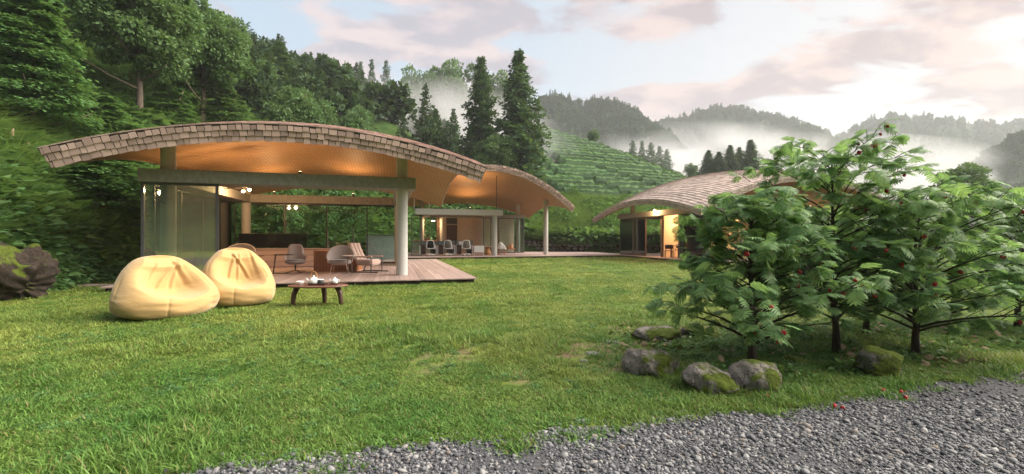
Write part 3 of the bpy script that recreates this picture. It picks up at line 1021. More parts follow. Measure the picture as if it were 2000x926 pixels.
def spot(parent, p, aim, e, col=(1, .60, .28), size=R(150), rad=.15, typ='SPOT'):
    l = bpy.data.lights.new('uplight_lamp', typ)
    l.energy, l.color = e, col
    l.shadow_soft_size = rad
    if typ == 'SPOT':
        l.spot_size, l.spot_blend = size, .9
    ob = bpy.data.objects.new('uplight_lamp', l); COL.objects.link(ob); ob.parent = parent
    ob.location = p
    ob.rotation_euler = Vector(aim).to_track_quat('-Z', 'Y').to_euler()
    return ob
def uplight(parent, p):
    m = MB(); m.cyl(p[0], p[1], p[2], p[2] + .03, .07, 12); m.tube([(p[0], p[1], p[2] + .03), (p[0], p[1], p[2] + .14)], [.045, .055], 12)
    o = m.obj('uplight', M['metal_dark'], parent)
    MB().cyl(p[0], p[1], p[2] + .141, p[2] + .146, .045, 12).obj('lens', M['bulb_soft'], o)
def column(parent, x, y, z0, z1, r, mat='concrete_pale', name='column'):
    return MB().lathe([(r, z0), (r, z1)], 36, (x, y, 0)).obj(name, M[mat], parent, smooth=False)

def hroof(P, h, x, y):
    s = (x - P['x0']) / (P['x1'] - P['x0']) * 2 - 1; t = (y - P['y0']) / (P['y1'] - P['y0'])
    return float(h(s, t))

# ---- the near pavilion
A1 = thing('pavilion', 'nearest open pavilion with vaulted shingle roof, behind the yellow beanbags', 'building', (*P1, 0), AL)
R1 = dict(x0=-10.44, x1=0, y0=0, y1=11.0, z=3.05, rf=.92, rb=.92, rs=.90, th=.42, lean=.17)
rf, Bot, Top, h1 = roof(R1, A1)
lst = []; edge_shingles(Bot, Top, 'x', 0, 3, .185, lst)
lst_r = []; edge_shingles(Bot, Top, 'y', 1, 3, .185, lst_r)
lst_l = []; edge_shingles(Bot, Top, 'y', 0, 3, .235, lst_l); edge_shingles(Bot, Top, 'x', 1, 3, .3, lst_l)
lst_r.sort(key=lambda q: q[1][1])
keep = 300 - len(lst)
shingles_single(lst + lst_r[:keep], M['shingle'], rf)
rest = lst_r[keep:] + lst_l
top_shingles(R1, h1, 'x', .20, .19, rest)
shingles_joined(rest, 'shingle', M['shingle'], rf)
BZ, BT = 2.90, 3.26
cx0, cx1, cy0, cy1 = -8.74, -2.26, 1.66, 8.65
for x, y in ((cx0, cy0), (cx1, cy0), (cx0, cy1), (cx1, cy1)):
    column(A1, x, y, .15, hroof(R1, h1, x, y) + .02, .185)
MB().box(-9.28, -1.84, 1.2, 2.0, BZ, BT, bev=.012).obj('beam', M['concrete'], A1)
MB().box(-9.28, -1.84, 8.3, 9.0, BZ, BT - .01, bev=.012).obj('beam', M['concrete'], A1)
MB().box(-9.2, -8.5, 2.0, 8.3, BZ + .004, BT - .02, bev=.012).obj('beam', M['concrete'], A1)
MB().box(-2.5, -1.9, 2.0, 8.3, BZ + .004, BT - .02, bev=.012).obj('beam', M['concrete'], A1)
dk = MB().box(D1[0] + .08, D1[1] - .08, D1[2] + .08, D1[3] - .08, -.05, .115).obj('deck', M['soil'], A1)
planks(dk, D1[0], D1[1], D1[2], D1[3], .15, .145, 5.0, joined_from=3.6)
DZ = .152
panel(A1, (-9.24, 1.33), (solve_x(P1, 427, 1.33), 1.33), DZ, BZ - .002, .07, .07)
panel(A1, (-9.16, 1.80), (-9.16, 8.6), DZ, BZ - .002, .05, .05, 'glass_dark', 'metal_black', (1.7, 3.4, 5.1))
bx = [solve_x(P1, u, 8.9) for u in (478, 556, 638, 717, 772)]
panel(A1, (-8.9, 8.9), (-2.0, 8.9), DZ, BZ - .002, .05, .05, 'glass_dark', 'metal_black', [b + 8.9 for b in bx[1:4]])
panel(A1, (-1.96, 6.45), (-1.96, 8.4), DZ, BZ - .002, .09, .07, 'glass', 'metal_dark', (.16, 1.0))
# warm ceiling spots by the back left corner and the uplights that wash the vault
for u, v, Yd in ((475, 374, 16.2), (487, 371, 16.0)):
    X_, Z_ = ux(u, Yd), vz(v, Yd)
    lx, ly = to_local(P1, X_, Yd)
    m = MB(); m.tube([(lx, ly, Z_ + .10), (-8.49, ly, Z_ + .10)], .014, 6); m.cyl(lx, ly, Z_ + .04, Z_ + .13, .05, 12)
    o = m.obj('hanging_spot', M['metal_black'], A1)
    MB().lathe([(.0, -.05), (.05, -.02), (.06, .02), (.04, .04)], 12, (lx, ly, Z_)).obj('bulb', M['bulb'], o)
    spot(A1, (lx, ly, Z_ - .12), (0, 0, -1), 45, typ='POINT', rad=.06)
for lx, ly, e in ((-5.3, 1.75, 46), (-4.3, 8.5, 30), (-7.6, 8.5, 18)):
    uplight(A1, (lx, ly, BT))
    spot(A1, (lx, ly, BT + .2), (0, .35 if ly < 4 else -.35, 1), e)

# ---- the middle pavilion
A2 = thing('pavilion', 'middle pavilion with white office chairs under a steep vaulted shingle roof', 'building', (*P2, 0), AL)
R2 = dict(x0=-11.0, x1=0, y0=0, y1=9.5, asym=.4, z=3.08, rf=2.5, rb=1.15, rs=.68, th=.34, lean=.12)
rf, Bot, Top, h2 = roof(R2, A2)
lst = []
edge_shingles(Bot, Top, 'x', 0, 4, .22, lst); edge_shingles(Bot, Top, 'y', 1, 4, .22, lst); edge_shingles(Bot, Top, 'y', 0, 4, .3, lst); edge_shingles(Bot, Top, 'x', 1, 4, .3, lst)
top_shingles(R2, h2, 'x', .3, .24, lst)
shingles_joined(lst, 'shingle', M['shingle'], rf)
for x, y, top in ((-4.63, 2.72, BZ), (-.61, 3.48, None), (-1.45, 7.9, None), (-9.2, 8.2, None), (solve_x(P2, 863, 8.5), 8.5, BZ + .2)):
    column(A2, x, y, .15, top or hroof(R2, h2, x, y) + .02, .17)
MB().box(-10.0, -4.1, 2.4, 3.05, BZ, BT + .02, bev=.012).obj('beam', M['concrete_pale'], A2)
MB().box(-9.4, -1.05, 7.2, 7.8, BZ + .05, BT - .03, bev=.012).obj('beam', M['concrete'], A2)
MB().box(-9.4, -8.9, 3.05, 7.2, BZ + .01, BT - .01, bev=.012).obj('beam', M['concrete'], A2)
MB().box(-4.6, -4.15, 3.05, 7.2, BZ + .01, BT - .01, bev=.012).obj('beam', M['concrete'], A2)
dk = MB().box(D2[0] + .08, D2[1] - .08, D2[2] + .06, D2[3] - .08, -.05, .115).obj('deck', M['soil'], A2)
planks(dk, D2[0], D2[1], D2[2], D2[3], .15, .29, 3.6, along='x', mat='deck_pale')
x0_ = solve_x(P2, 803, 3.2); x1_ = solve_x(P2, 823, 3.2)
panel(A2, (x0_, 3.2), (x1_, 3.2), DZ, BZ - .002, .05, .05, 'glass_clear')
panel(A2, (-4.5, 7.3), (-1.1, 7.3), DZ, BZ + .045, .06, .06, 'glass_clear', 'metal_dark', (.62, 1.25))
panel(A2, (-1.1, 7.36), (-1.1, 9.6), DZ, BZ + .045, .06, .06, 'glass_clear', 'metal_dark')
MB().cyl(solve_x(P2, 970, 2.8), 2.8, BT + .02, hroof(R2, h2, solve_x(P2, 970, 2.8), 2.8) + .01, .022, 8).obj('hanger_rod', M['metal_black'], A2)
for u in (809, 838):
    x_ = solve_x(P2, u, 2.9)
    MB().cyl(x_, 2.9, BT + .02, hroof(R2, h2, x_, 2.9) + .01, .025, 8).obj('hanger_rod', M['white'], A2)
# back wall with its dark doorway, side room and drawers
yb = 9.0
xa, xb, xc, xd = (solve_x(P2, u, yb) for u in (856, 872, 893, 938))
MB().box(xa, xb, yb, yb + .15, DZ, BZ + .3).obj('wall', M['plaster'], A2)
MB().box(xb, xc, yb + .004, yb + .15, 2.42, 2.5).obj('door_head', M['plaster'], A2)
MB().box(xb, xc, yb + .06, yb + .11, DZ, 2.42).obj('door', M['brown'], A2)
MB().box(xb, xc, yb + .05, yb + .1, 2.5, BZ + .3).obj('transom', M['metal_dark'], A2)
MB().box(xc, xd, yb - .004, yb + .15, DZ, BZ + .3).obj('wall', M['plaster'], A2)
MB().box(xd, -1.2, yb + 1.0, yb + 1.15, DZ, BZ + .3).obj('wall', M['plaster'], A2)
MB().box(-9.4, xa, yb + .3, yb + .4, DZ, 1.15).obj('window_sill', M['oak'], A2)
MB().box(xa - .12, xa, yb - .3, yb + .3, DZ, BZ + .3).obj('pier', M['brown'], A2)
X_, Z_ = ux(846, 34.5), vz(431, 34.5)
lx, ly = to_local(P2, X_, 34.5)
m = MB(); m.lathe([(.0, .10), (.12, .09), (.34, .0), (.32, -.01), (.1, .06)], 20, (lx, ly, Z_)); m.tube([(lx, ly, Z_ + .1), (lx, ly, hroof(R2, h2, lx, ly))], .012, 6)
o = m.obj('pendant_lamp', M['metal_dark'], A2)
MB().lathe([(0, -.06), (.12, -.04), (.15, .0), (.1, .04)], 14, (lx, ly, Z_)).obj('bulb', M['bulb_soft'], o)
spot(A2, (lx, ly, Z_ - .15), (0, 0, -1), 35, typ='POINT', rad=.1)
lx = solve_x(P2, 918, 2.75)
uplight(A2, (lx, 2.75, BT + .02))
spot(A2, (lx, 2.75, BT + .25), (-.15, .15, 1), 120)
uplight(A2, (-5.6, 7.5, BT - .03))
spot(A2, (-5.6, 7.4, BT + .2), (0, -.3, 1), 50)

# ---- the right pavilion
A3 = thing('pavilion', 'right pavilion with lit room and low shingle roof, half hidden by the flowering trees', 'building', (*P3, 0), AL)
R3 = dict(x0=0, x1=14, y0=0, y1=12, z=2.5, rf=1.95, rb=1.95, rs=.95, th=.28, lean=.10)
rf, Bot, Top, h3 = roof(R3, A3)
lst = []
edge_shingles(Bot, Top, 'x', 0, 5, .22, lst); edge_shingles(Bot, Top, 'y', 0, 5, .22, lst); edge_shingles(Bot, Top, 'y', 1, 4, .3, lst); edge_shingles(Bot, Top, 'x', 1, 4, .3, lst)
top_shingles(R3, h3, 'y', .26, .21, lst)
shingles_joined(lst, 'shingle', M['shingle_grey'], rf, .034)
B3, T3 = 2.74, 3.08
MB().box(1.15, 1.65, 1.1, 10.5, B3, T3, bev=.01).obj('beam', M['concrete'], A3)
MB().box(1.65, 12.8, 1.1, 1.5, B3 + .003, T3 - .003, bev=.01).obj('beam', M['concrete'], A3)
MB().box(1.65, 12.8, 10.0, 10.4, B3 + .003, T3 - .003, bev=.01).obj('beam', M['concrete'], A3)
for x, y in ((1.9, 9.6), (1.9, 1.9), (12.2, 1.9), (12.2, 9.6)):
    column(A3, x, y, .15, hroof(R3, h3, x, y) + .02, .17, 'concrete')
dk = MB().box(D3[0] + .06, D3[1] - .06, D3[2] + .06, D3[3] - .06, -.05, .115).obj('deck', M['soil'], A3)
planks(dk, D3[0], D3[1], D3[2], D3[3], .15, .20, 5.0, mat='deck_pale')
yy = [solve_y(P3, u, 1.42) for u in (1211, 1236, 1262, 1293, 1330, 1377)]
panel(A3, (1.42, yy[1]), (1.42, yy[0]), DZ, B3 - .002, .05, .05, 'glass_clear', 'metal_dark')
panel(A3, (1.42, yy[2]), (1.42, yy[1] - .06), DZ, B3 - .002, .10, .06, 'glass_clear', 'bronze')
for k in (3,):
    MB().box(1.36, 1.48, yy[k] - .07, yy[k] + .07, DZ, B3 - .002).obj('door_post', M['bronze'], A3)
MB().box(1.30, 1.52, yy[4] - .10, yy[4] + .10, DZ, B3 - .002).obj('post', M['metal_dark'], A3)
panel(A3, (1.42, 1.3), (1.42, yy[4] - .11), DZ, B3 - .002, .07, .06, 'glass_clear', 'metal_dark', (yy[5] - 1.3,))
panel(A3, (1.5, 1.3), (12.4, 1.3), DZ, B3 - .002, .07, .06, 'glass_clear', 'metal_dark', (2.2, 4.4, 6.6, 8.8))
# lit partition walls inside
pa = solve_x(P3, 1297, 6.3)
MB().box(pa, 12.2, 6.3, 6.42, DZ, B3 + .3).obj('wall', M['plaster_warm'], A3)
MB().box(11.9, 12.3, 2.2, 6.3, DZ, B3 + .25).obj('wall', M['plaster_warm'], A3)
MB().box(1.95, 12.0, 1.6, 6.25, B3 + .32, B3 + .36).obj('ceiling', M['plaster'], A3)
ly = solve_y(P3, 1284, 1.22); lx = 1.12
Xw, Yw = P3[0] + lx * DV[0] + ly * NV[0], P3[1] + lx * DV[1] + ly * NV[1]
Z_ = vz(412, Yw)
m = MB(); m.box(lx - .02, lx + .03, ly - .05, ly + .05, Z_ - .05, Z_ + .05)
o = m.obj('wall_lamp', M['metal_dark'], A3)
MB().lathe([(0, -.085), (.06, -.06), (.085, 0), (.06, .06), (0, .085)], 14, (lx - .09, ly, Z_)).obj('bulb', M['bulb'], o)
spot(A3, (lx - .25, ly, Z_), (0, 0, 1), 50, typ='POINT', rad=.08)
for lx, ly, e in ((3.2, 5.3, 75), (6.0, 4.2, 90), (9.6, 4.0, 90)):
    m = MB(); m.lathe([(0, .06), (.09, .05), (.11, -.02), (.09, -.03)], 16, (lx, ly, B3 - .1)); m.tube([(lx, ly, B3 - .04), (lx, ly, B3 + .318)], .012, 6)
    o = m.obj('pendant_lamp', M['metal_dark'], A3)
    MB().lathe([(0, -.05), (.05, -.035), (.07, 0), (.04, .03)], 12, (lx, ly, B3 - .13)).obj('bulb', M['bulb_soft'], o)
    spot(A3, (lx, ly, B3 - .3), (0, 0, -1), e, typ='POINT', rad=.09)
for lx, ly in ((5.0, 1.3), (8.5, 1.3)):
    uplight(A3, (lx, ly, T3 - .003))
    spot(A3, (lx, ly, T3 + .2), (0, .2, 1), 60)
# ------------------------------------------------------------------ beanbags
def beanbag(loc, face, rad, hgt, label, seed):
    """a loft of horizontal rings round a spine that leans back to the tip, with a seat pressed into the front"""
    r = np.random.default_rng(seed)
    n, m = 280, 150
    ph = np.arange(n) / n * 2 * PI
    az = np.angle(np.exp(1j * ph))
    t = np.linspace(0, 1, m)
    kz = [0, .006, .015, .05, .11, .20, .31, .42, .53, .64, .74, .82, .89, .945, .98, .995, 1.0]
    kr = [.0, .60, .74, .88, .96, 1.0, 1.0, .965, .90, .81, .71, .61, .51, .41, .28, .15, .0]
    # even spacing along the profile
    ss = np.concatenate([[0], np.cumsum(np.hypot(np.diff(kz) * hgt / rad, np.diff(kr)))]); ss /= ss[-1]
    z = np.interp(t, ss, kz); rr = np.interp(t, ss, kr)
    for _ in range(6):
        z[1:-1] = (z[:-2] + 2 * z[1:-1] + z[2:]) / 4; rr[1:-1] = (rr[:-2] + 2 * rr[1:-1] + rr[2:]) / 4
    Zg, PHg = np.meshgrid(z, ph, indexing='ij'); Rg, AZ = np.meshgrid(rr, az, indexing='ij')
    sm = lambda x: np.clip(x, 0, 1) ** 2 * (3 - 2 * np.clip(x, 0, 1))
    cxs = -.40 * sm((Zg - .25) / .75)
    up = sm((Zg - .35) / .4)
    body = 1 - sm((Zg - .5) / .3)
    nz = np.zeros_like(Rg)
    for f, a in ((2, .016), (3, .012), (5, .008), (8, .005)):
        for q in range(2):
            nz += a * np.sin(f * AZ + r.random() * 6 + 2.2 * np.sin(4 * Zg + r.random() * 6) + f * .5 * Zg)
    # folds running down from the tip, strongest on the back rest
    fold = np.zeros_like(Rg)
    for q in range(9):
        c0 = r.uniform(-PI, PI); w_ = r.uniform(.09, .18); tw = r.normal(0, .5)
        d = np.angle(np.exp(1j * (AZ - c0 - tw * (Zg - .6))))
        fold += r.uniform(-.05, .04) * np.exp(-(d / w_) ** 2) * sm((Zg - r.uniform(.35, .55)) / .25)
    # seams with little tucks
    for c0 in (-2.6, -1.55, -.40, .70, 1.75, 2.8):
        d = np.angle(np.exp(1j * (AZ - c0 - .15 * (Zg - .3))))
        fold -= .016 * np.exp(-(d / .016) ** 2) + .030 * np.exp(-np.abs(d) / .16)
        fold += .0065 * np.sin(Zg * 58 + r.random() * 6 + 5 * d) * np.exp(-(d / .22) ** 2) * (1 - sm((Zg - .3) / .2))
    # low creases where the bag is squeezed on the ground
    fold += .006 * np.sin(Zg * 40 + 3 * np.sin(AZ * 3 + r.random() * 6)) * np.exp(-((Zg - .12) / .1) ** 2)
    K = Rg * (1 + (nz + fold) * np.clip(Rg * 3, 0, 1))
    X = (cxs + K * np.cos(AZ)); Y = K * np.sin(AZ) * (1.0 + .06 * up)
    front = sm((np.cos(AZ) + .25) / .6)
    # front pouch, deep crease and back rest: the front of each ring is drawn back to a target line
    wy = np.exp(-(np.abs(Y + .05) / .60) ** 4.0)
    xt = np.interp(Zg + .05 * np.cos(Y * 3), [0, .40, .445, .48, .515, .56, .66, .78, .86, .93, 1.0], [2, 1.2, .78, .44, .14, -.02, -.05, -.07, -.05, -.12, -.3])
    for c0, dep, tw, w_ in ((-.16, .045, 1.3, .040), (.30, .04, -.5, .045), (-.42, .035, .8, .04), (.08, .03, .6, .035)) if seed < 10 else ((.12, .045, -1.0, .04), (-.28, .04, .5, .045), (.40, .035, -.3, .04), (-.06, .03, .2, .035)):     # creases climbing the back rest
        d = Y - c0 - tw * (Zg - .60)
        xt = xt - dep * np.exp(-(d / w_) ** 2) * sm((Zg - .46) / .1) * (1 - sm((Zg - .84) / .12)) + dep * .7 * np.exp(-((d - w_ * 1.7) / w_) ** 2) * sm((Zg - .46) / .1) * (1 - sm((Zg - .84) / .12))
    mn = np.minimum(X, xt)
    X = X + (mn - X) * front * wy
    # sag of the pouch rim and slack fabric over it
    Z2 = Zg - front * wy * .10 * np.exp(-((Zg - .46) / .10) ** 2) + .012 * np.sin(AZ * 9 + seed) * np.exp(-((Zg - .40) / .10) ** 2) * front
    P = np.stack([X * rad, Y * rad, Z2 * hgt + .004], 2)
    I = np.arange((m - 1) * n).reshape(m - 1, n)
    q = np.stack([I, np.roll(I, -1, 1), np.roll(I, -1, 1) + n, I + n], 2).reshape(-1, 4)
    o = link('beanbag', mesh_np('beanbag', P.reshape(-1, 3), q, True), M['canvas'])
    o.location = loc; o.rotation_euler = (0, 0, face)
    return tag(o, label, 'beanbag', 'yellow beanbags on the lawn')
beanbag((ux(327, 7.65), 7.65, 0), R(-27), .745, 1.04, 'larger yellow beanbag on the lawn, nearest the camera and left of the other', 5)
beanbag((ux(467, 8.95), 8.95, 0), R(-42), .67, 1.15, 'smaller taller yellow beanbag just behind and right of the larger one', 12)

# ------------------------------------------------------------------ tea table and tea things
TX, TY = ux(622, 8.75), 8.75
tb = thing('tea_table', 'low oval walnut tea table standing on the grass', 'table', (TX, TY, 0), R(4))
TZ = .42
a = np.linspace(0, 2 * PI, 60, endpoint=False)
prof = [(.90, TZ - .035), (.985, TZ - .03), (1.0, TZ - .015), (.99, TZ - .002), (.965, TZ)]
V = np.concatenate([np.stack([.555 * k * np.cos(a) * (1 + .04 * np.cos(2 * a)), .34 * k * np.sin(a) * (1 + .06 * np.cos(a)), np.full(60, z)], 1) for k, z in prof])
Fc = [list(range(59, -1, -1)), [240 + j for j in range(60)]] + [[i * 60 + j, i * 60 + (j + 1) % 60, i * 60 + 60 + (j + 1) % 60, i * 60 + 60 + j] for i in range(4) for j in range(60)]
MB().add(V, Fc).obj('tabletop', M['walnut'], tb)
for lx, ly in ((-.42, -.08), (.40, .0), (.02, .24)):
    d = np.array([lx, ly * .6]); d = d / np.hypot(*d)
    m = MB()
    pts = [(lx * .9, ly * .9, TZ - .03), (lx + d[0] * .02, ly + d[1] * .02, .24), (lx + d[0] * .035, ly + d[1] * .035, .1), (lx + d[0] * .03, ly + d[1] * .03, -.01)]
    m.tube(pts, [.055, .05, .043, .036], 10)
    m.obj('leg', M['walnut_dark'], tb, smooth=True)
def ttop(u, dy=0.0):
    """spot on the table top: along it by photo column, dy metres back from its middle"""
    return (ux(u, TY + dy), TY + dy, TZ + .001)
t = thing('tea_tray', 'small dark red wooden tray under the white teapot', 'tray', ttop(621, -.06), R(3))
m = MB(); m.box(-.165, .165, -.085, .085, 0, .014, bev=.003)
m.obj('tray_base', M['walnut_dark'], t)
for x0, x1, y0, y1 in ((-.165, .165, -.088, -.078), (-.165, .165, .078, .088), (-.168, -.158, -.077, .077), (.158, .168, -.077, .077)):
    MB().box(x0, x1, y0, y1, .0145, .04, bev=.002).obj('rim', M['walnut_dark'], t)
def pot(name, label, cat, loc, rz, s, handle, group=None):
    t = thing(name, label, cat, loc, rz, group)
    m = MB().lathe([(0, 0), (.055, 0), (.078, .02), (.092, .055), (.088, .09), (.07, .118), (.05, .13), (.046, .134)], 32, sx=1, sy=1)
    m.v[0] *= s
    m.obj('body', M['porcelain'], t, smooth=True)
    m = MB().lathe([(.055, .131), (.05, .14), (.02, .148), (.012, .152), (.018, .165), (.012, .178), (0, .18)], 24); m.v[0] *= s
    m.obj('lid', M['porcelain'], t, smooth=True)
    m = MB().tube(np.array([(-.08, 0, .045), (-.11, 0, .07), (-.125, 0, .10), (-.145, 0, .125)]) * s, np.array([.02, .016, .012, .010]) * s, 12)
    m.obj('spout', M['porcelain'], t, smooth=True)
    if handle == 'bail':
        q = np.linspace(0, PI, 15)
        pts = np.stack([-.068 * np.cos(q), 0 * q, .125 + .125 * np.sin(q)], 1)
        m = MB().tube(pts * s, .0075 * s, 8)
        for k in (-.068, .068): m.tube(np.array([(k, 0, .105), (k, 0, .13)]) * s, .009 * s, 8)
        m.obj('handle', M['rattan'], t, smooth=True)
    else:
        q = np.linspace(-.9, PI / 2 + .75, 12)
        pts = np.stack([.085 + .045 * np.cos(q), 0 * q, .075 + .04 * np.sin(q)], 1)
        MB().tube(pts * s, .008 * s, 8).obj('handle', M['porcelain'], t, smooth=True)
    return t
pot('teapot', 'white porcelain teapot with arched rattan handle on the dark tray', 'teapot', (ux(613, TY - .06), TY - .06, TZ + .016), R(8), 1.0, 'bail')
t = thing('tea_cup', 'dark grey clay cup beside the white teapot on the tray', 'cup', (ux(626.5, TY - .05), TY - .05, TZ + .016))
MB().lathe([(0, 0), (.04, 0), (.052, .02), (.057, .06), (.055, .092), (.050, .092), (.05, .03), (0, .015)], 28).obj('cup_body', M['charcoal_clay'], t, smooth=True)
MB().lathe([(.058, .088), (.06, .096), (.052, .100), (.050, .094)], 28).obj('glazed_rim', M['porcelain'], t, smooth=True)
o = MB().lathe([(0, 0), (.04, 0), (.045, .008), (.06, .03), (.078, .072), (.076, .076), (.07, .07), (.05, .03), (0, .02)], 32).obj('tea_bowl', M['porcelain'], smooth=True)
o.location = ttop(586.5, -.04); tag(o, 'white porcelain bowl at the left end of the tea table', 'bowl')
t = thing('saucer_board', 'thin reddish wooden board under the small white server', 'board', ttop(655, .02), R(-6))
MB().box(-.10, .10, -.075, .075, 0, .012, bev=.004).obj('board', M['walnut'], t)
MB().box(-.11, .06, -.06, .05, .0125, .021, bev=.003).obj('board', M['walnut_dark'], t)
pot('tea_server', 'small white porcelain server with side handle on the wooden board', 'tea server', (ux(654, TY + .02), TY + .02, TZ + .023), R(4), .72, 'side')
m = MB(); m.tube([(-.05, 0, .008), (.02, .01, .008), (.05, .0, .012)], [.004, .005, .010], 8)
o = m.obj('tea_scoop', M['walnut_dark'], smooth=True); o.location = ttop(598, -.10); o.rotation_euler = (0, 0, .5)
tag(o, 'tiny dark wooden scoop between the white bowl and the tray', 'scoop')

# ------------------------------------------------------------------ lounge furniture in the near pavilion
FZ = .153
def shellchair(name, label, loc, rz, kind, mat):
    t = thing(name, label, 'chair', loc, rz, 'lounge chairs in the near pavilion')
    # one bent shell: backrest grid wrapped round the sitter, facing local -y
    na, nb = 25, 15
    P = np.zeros((na, nb, 3))
    for i, q in enumerate(np.linspace(-1, 1, na)):
        for j, w in enumerate(np.linspace(0, 1, nb)):
            if kind == 'round':
                ang = q * 1.55; rad = .40 + .07 * w
                topz = .95 - .40 * abs(q) ** 2.2
                P[i, j] = (rad * math.sin(ang), rad * math.cos(ang) * .9 - .02 + .10 * w, .40 + (topz - .40) * w)
            else:
                ang = q * 1.35; rad = .30 + .05 * w
                topz = .98 - (.42 if abs(q) > .62 else .42 * (abs(q) / .62) ** 6)
                P[i, j] = (rad * math.sin(ang), rad * math.cos(ang) * .95 + .12 * w, .36 + (topz - .36) * w)
    C = np.array([0, 0.05, .6])
    In = P + (C - P) * np.array([.085, .085, .0])
    MB().slab(P, In).obj('backrest', M[mat], t, smooth=True, sub=1)
    w_ = .41 if kind == 'round' else .31
    m = MB().lathe([(0, .27), (w_ * .55, .285), (w_ * .9, .34), (w_ * 1.0, .40), (w_ * .98, .42), (w_ * .5, .40), (0, .395)], 32, sx=1, sy=.92)
    m.obj('seat_shell', M[mat], t, smooth=True)
    m = MB().lathe([(0, .40), (w_ * .8, .40), (w_ * .88, .43), (w_ * .8, .46), (0, .47)], 32, (0, -.03, 0), sx=1, sy=.92)
    m.obj('seat_cushion', M['cushion'], t, smooth=True)
    if kind == 'round':
        for x, y in ((-.27, -.25), (.27, -.25), (-.25, .27), (.25, .27)):
            MB().tube([(x * .8, y * .8, .32), (x * 1.08, y * 1.08, 0)], [.014, .009], 8).obj('leg', M['felt_pink'], t)
    else:
        MB().tube([(0, 0, .29), (0, 0, .06)], [.03, .02], 10).obj('post', M['metal_black'], t)
        for k in range(4):
            a_ = k * PI / 2 + .5
            MB().tube([(0, 0, .075), (.32 * math.cos(a_), .32 * math.sin(a_), .012)], [.016, .010], 8).obj('foot', M['metal_black'], t)
    return t
shellchair('lounge_chair', 'wide round-backed taupe lounge chair, half hidden behind the smaller beanbag', (ux(466, 15.2), 15.2, FZ), R(20), 'round', 'felt').scale = (1.12, 1.12, 1.06)
shellchair('lounge_chair', 'taupe swivel lounge chair with tall back on a dark star foot', (ux(577, 15.3), 15.3, FZ), R(25), 'swivel', 'felt').scale = (1.12, 1.12, 1.0)
shellchair('lounge_chair', 'round taupe lounge chair on thin pale legs before the slatted drum', (ux(664, 15.0), 15.0, FZ), R(14), 'round', 'felt')
t = thing('armchair', 'rose beige channel-backed armchair facing right on dark rails by the column', 'chair', (ux(718, 15.6), 15.6, FZ), R(75), 'lounge chairs in the near pavilion')
for k in (-.2, 0, .2):
    P = np.zeros((13, 7, 3)); Q = np.zeros((13, 7, 3))
    for i, w in enumerate(np.linspace(0, 1, 13)):
        for j, q in enumerate(np.linspace(-1, 1, 7)):
            b = .05 * math.sqrt(max(0, 1 - q * q))
            y = .20 + .34 * w + .04 * math.sin(w * PI); z = .36 + .64 * w
            P[i, j] = (k + q * .098, y + .07, z); Q[i, j] = (k + q * .098, y - b, z + b * .5)
    MB().slab(P[:, ::-1], Q[:, ::-1]).obj('back_channel', M['felt_pink'], t, smooth=True)
m = MB(); m.box(-.31, .31, -.36, .28, .24, .45, bev=.06); m.obj('seat', M['felt_pink'], t, smooth=False)
for s_ in (-.345, .345):
    MB().box(s_ - .035, s_ + .035, -.40, .22, .52, .57, bev=.015).obj('armrest', M['felt_pink'], t)
    m = MB(); m.tube([(s_, -.36, .52), (s_, -.36, .03)], .018, 8); m.tube([(s_, -.62, .02), (s_, .44, .02)], .018, 8); m.tube([(s_, .38, .03), (s_ * .9, .26, .26)], .016, 8)
    m.obj('rail', M['metal_black'], t)
# slatted drum
dx0, dx1 = ux(617, 15.9), ux(697, 15.9)
t = thing('slatted_planter', 'low orange slatted timber box behind the round taupe chair', 'box', ((dx0 + dx1) / 2, 16.1, FZ), AL * .4)
w_ = (dx1 - dx0) / 2
sl_me = MB().box(-.014, .014, -.012, .012, .03, .72).mesh('slat'); sl_me.materials.append(M['oak'])
for k in range(30):
    q = -w_ + .02 + k * (2 * w_ - .04) / 29
    for y in (-.42, .42):
        if y > 0 and k % 2: continue
        o = bpy.data.objects.new('slat', sl_me); COL.objects.link(o); o.parent = t; o.location = (q, y, 0)
for k in range(14):
    for x in (-w_ + .004, w_ - .004):
        o = bpy.data.objects.new('slat', sl_me); COL.objects.link(o); o.parent = t; o.location = (x, -.36 + k * .72 / 13, 0)
for z in (.0, .722):
    MB().box(-w_ - .02, w_ + .02, -.44, .44, z, z + .03, bev=.006).obj('rim', M['oak'], t)
MB().box(-w_ + .06, w_ - .06, -.36, .36, .031, .70).obj('liner', M['walnut'], t)
# side tables
t = thing('side_table', 'dark C-shaped side table left of the swivel lounge chair', 'side table', (ux(552, 14.9), 14.9, FZ), R(10))
MB().box(-.24, .34, -.16, .16, .62, .645, bev=.005).obj('tabletop', M['metal_black'], t)
MB().tube([(-.22, 0, .62), (-.29, 0, .02)], [.02, .02], 8).obj('leg', M['metal_black'], t)
MB().box(-.31, .22, -.13, .13, 0, .02, bev=.005).obj('foot', M['metal_black'], t)
t = thing('side_table', 'small pale round side table standing right before the round taupe chair', 'side table', (ux(686, 14.55), 14.55, FZ))
MB().lathe([(0, .60), (.29, .60), (.30, .61), (.29, .622), (0, .622)], 32).obj('tabletop', M['felt_pink'], t)
MB().tube([(0, 0, .60), (.03, 0, 0.01)], [.014, .014], 8).obj('leg', M['bronze'], t)
MB().tube([(-.12, .05, .60), (-.16, .10, 0.01)], [.012, .012], 8).obj('leg', M['bronze'], t)
t = thing('side_table', 'slim dark side table right of the wide chair behind the beanbag', 'side table', (ux(503, 15.0), 15.0, FZ))
MB().lathe([(0, .58), (.20, .58), (.21, .59), (.20, .60), (0, .60)], 24).obj('tabletop', M['metal_black'], t)
MB().tube([(.08, 0, .58), (.08, 0, 0.01)], [.012, .012], 8).obj('leg', M['metal_black'], t)
MB().box(-.18, .16, -.1, .1, 0, .012).obj('foot', M['metal_black'], t)
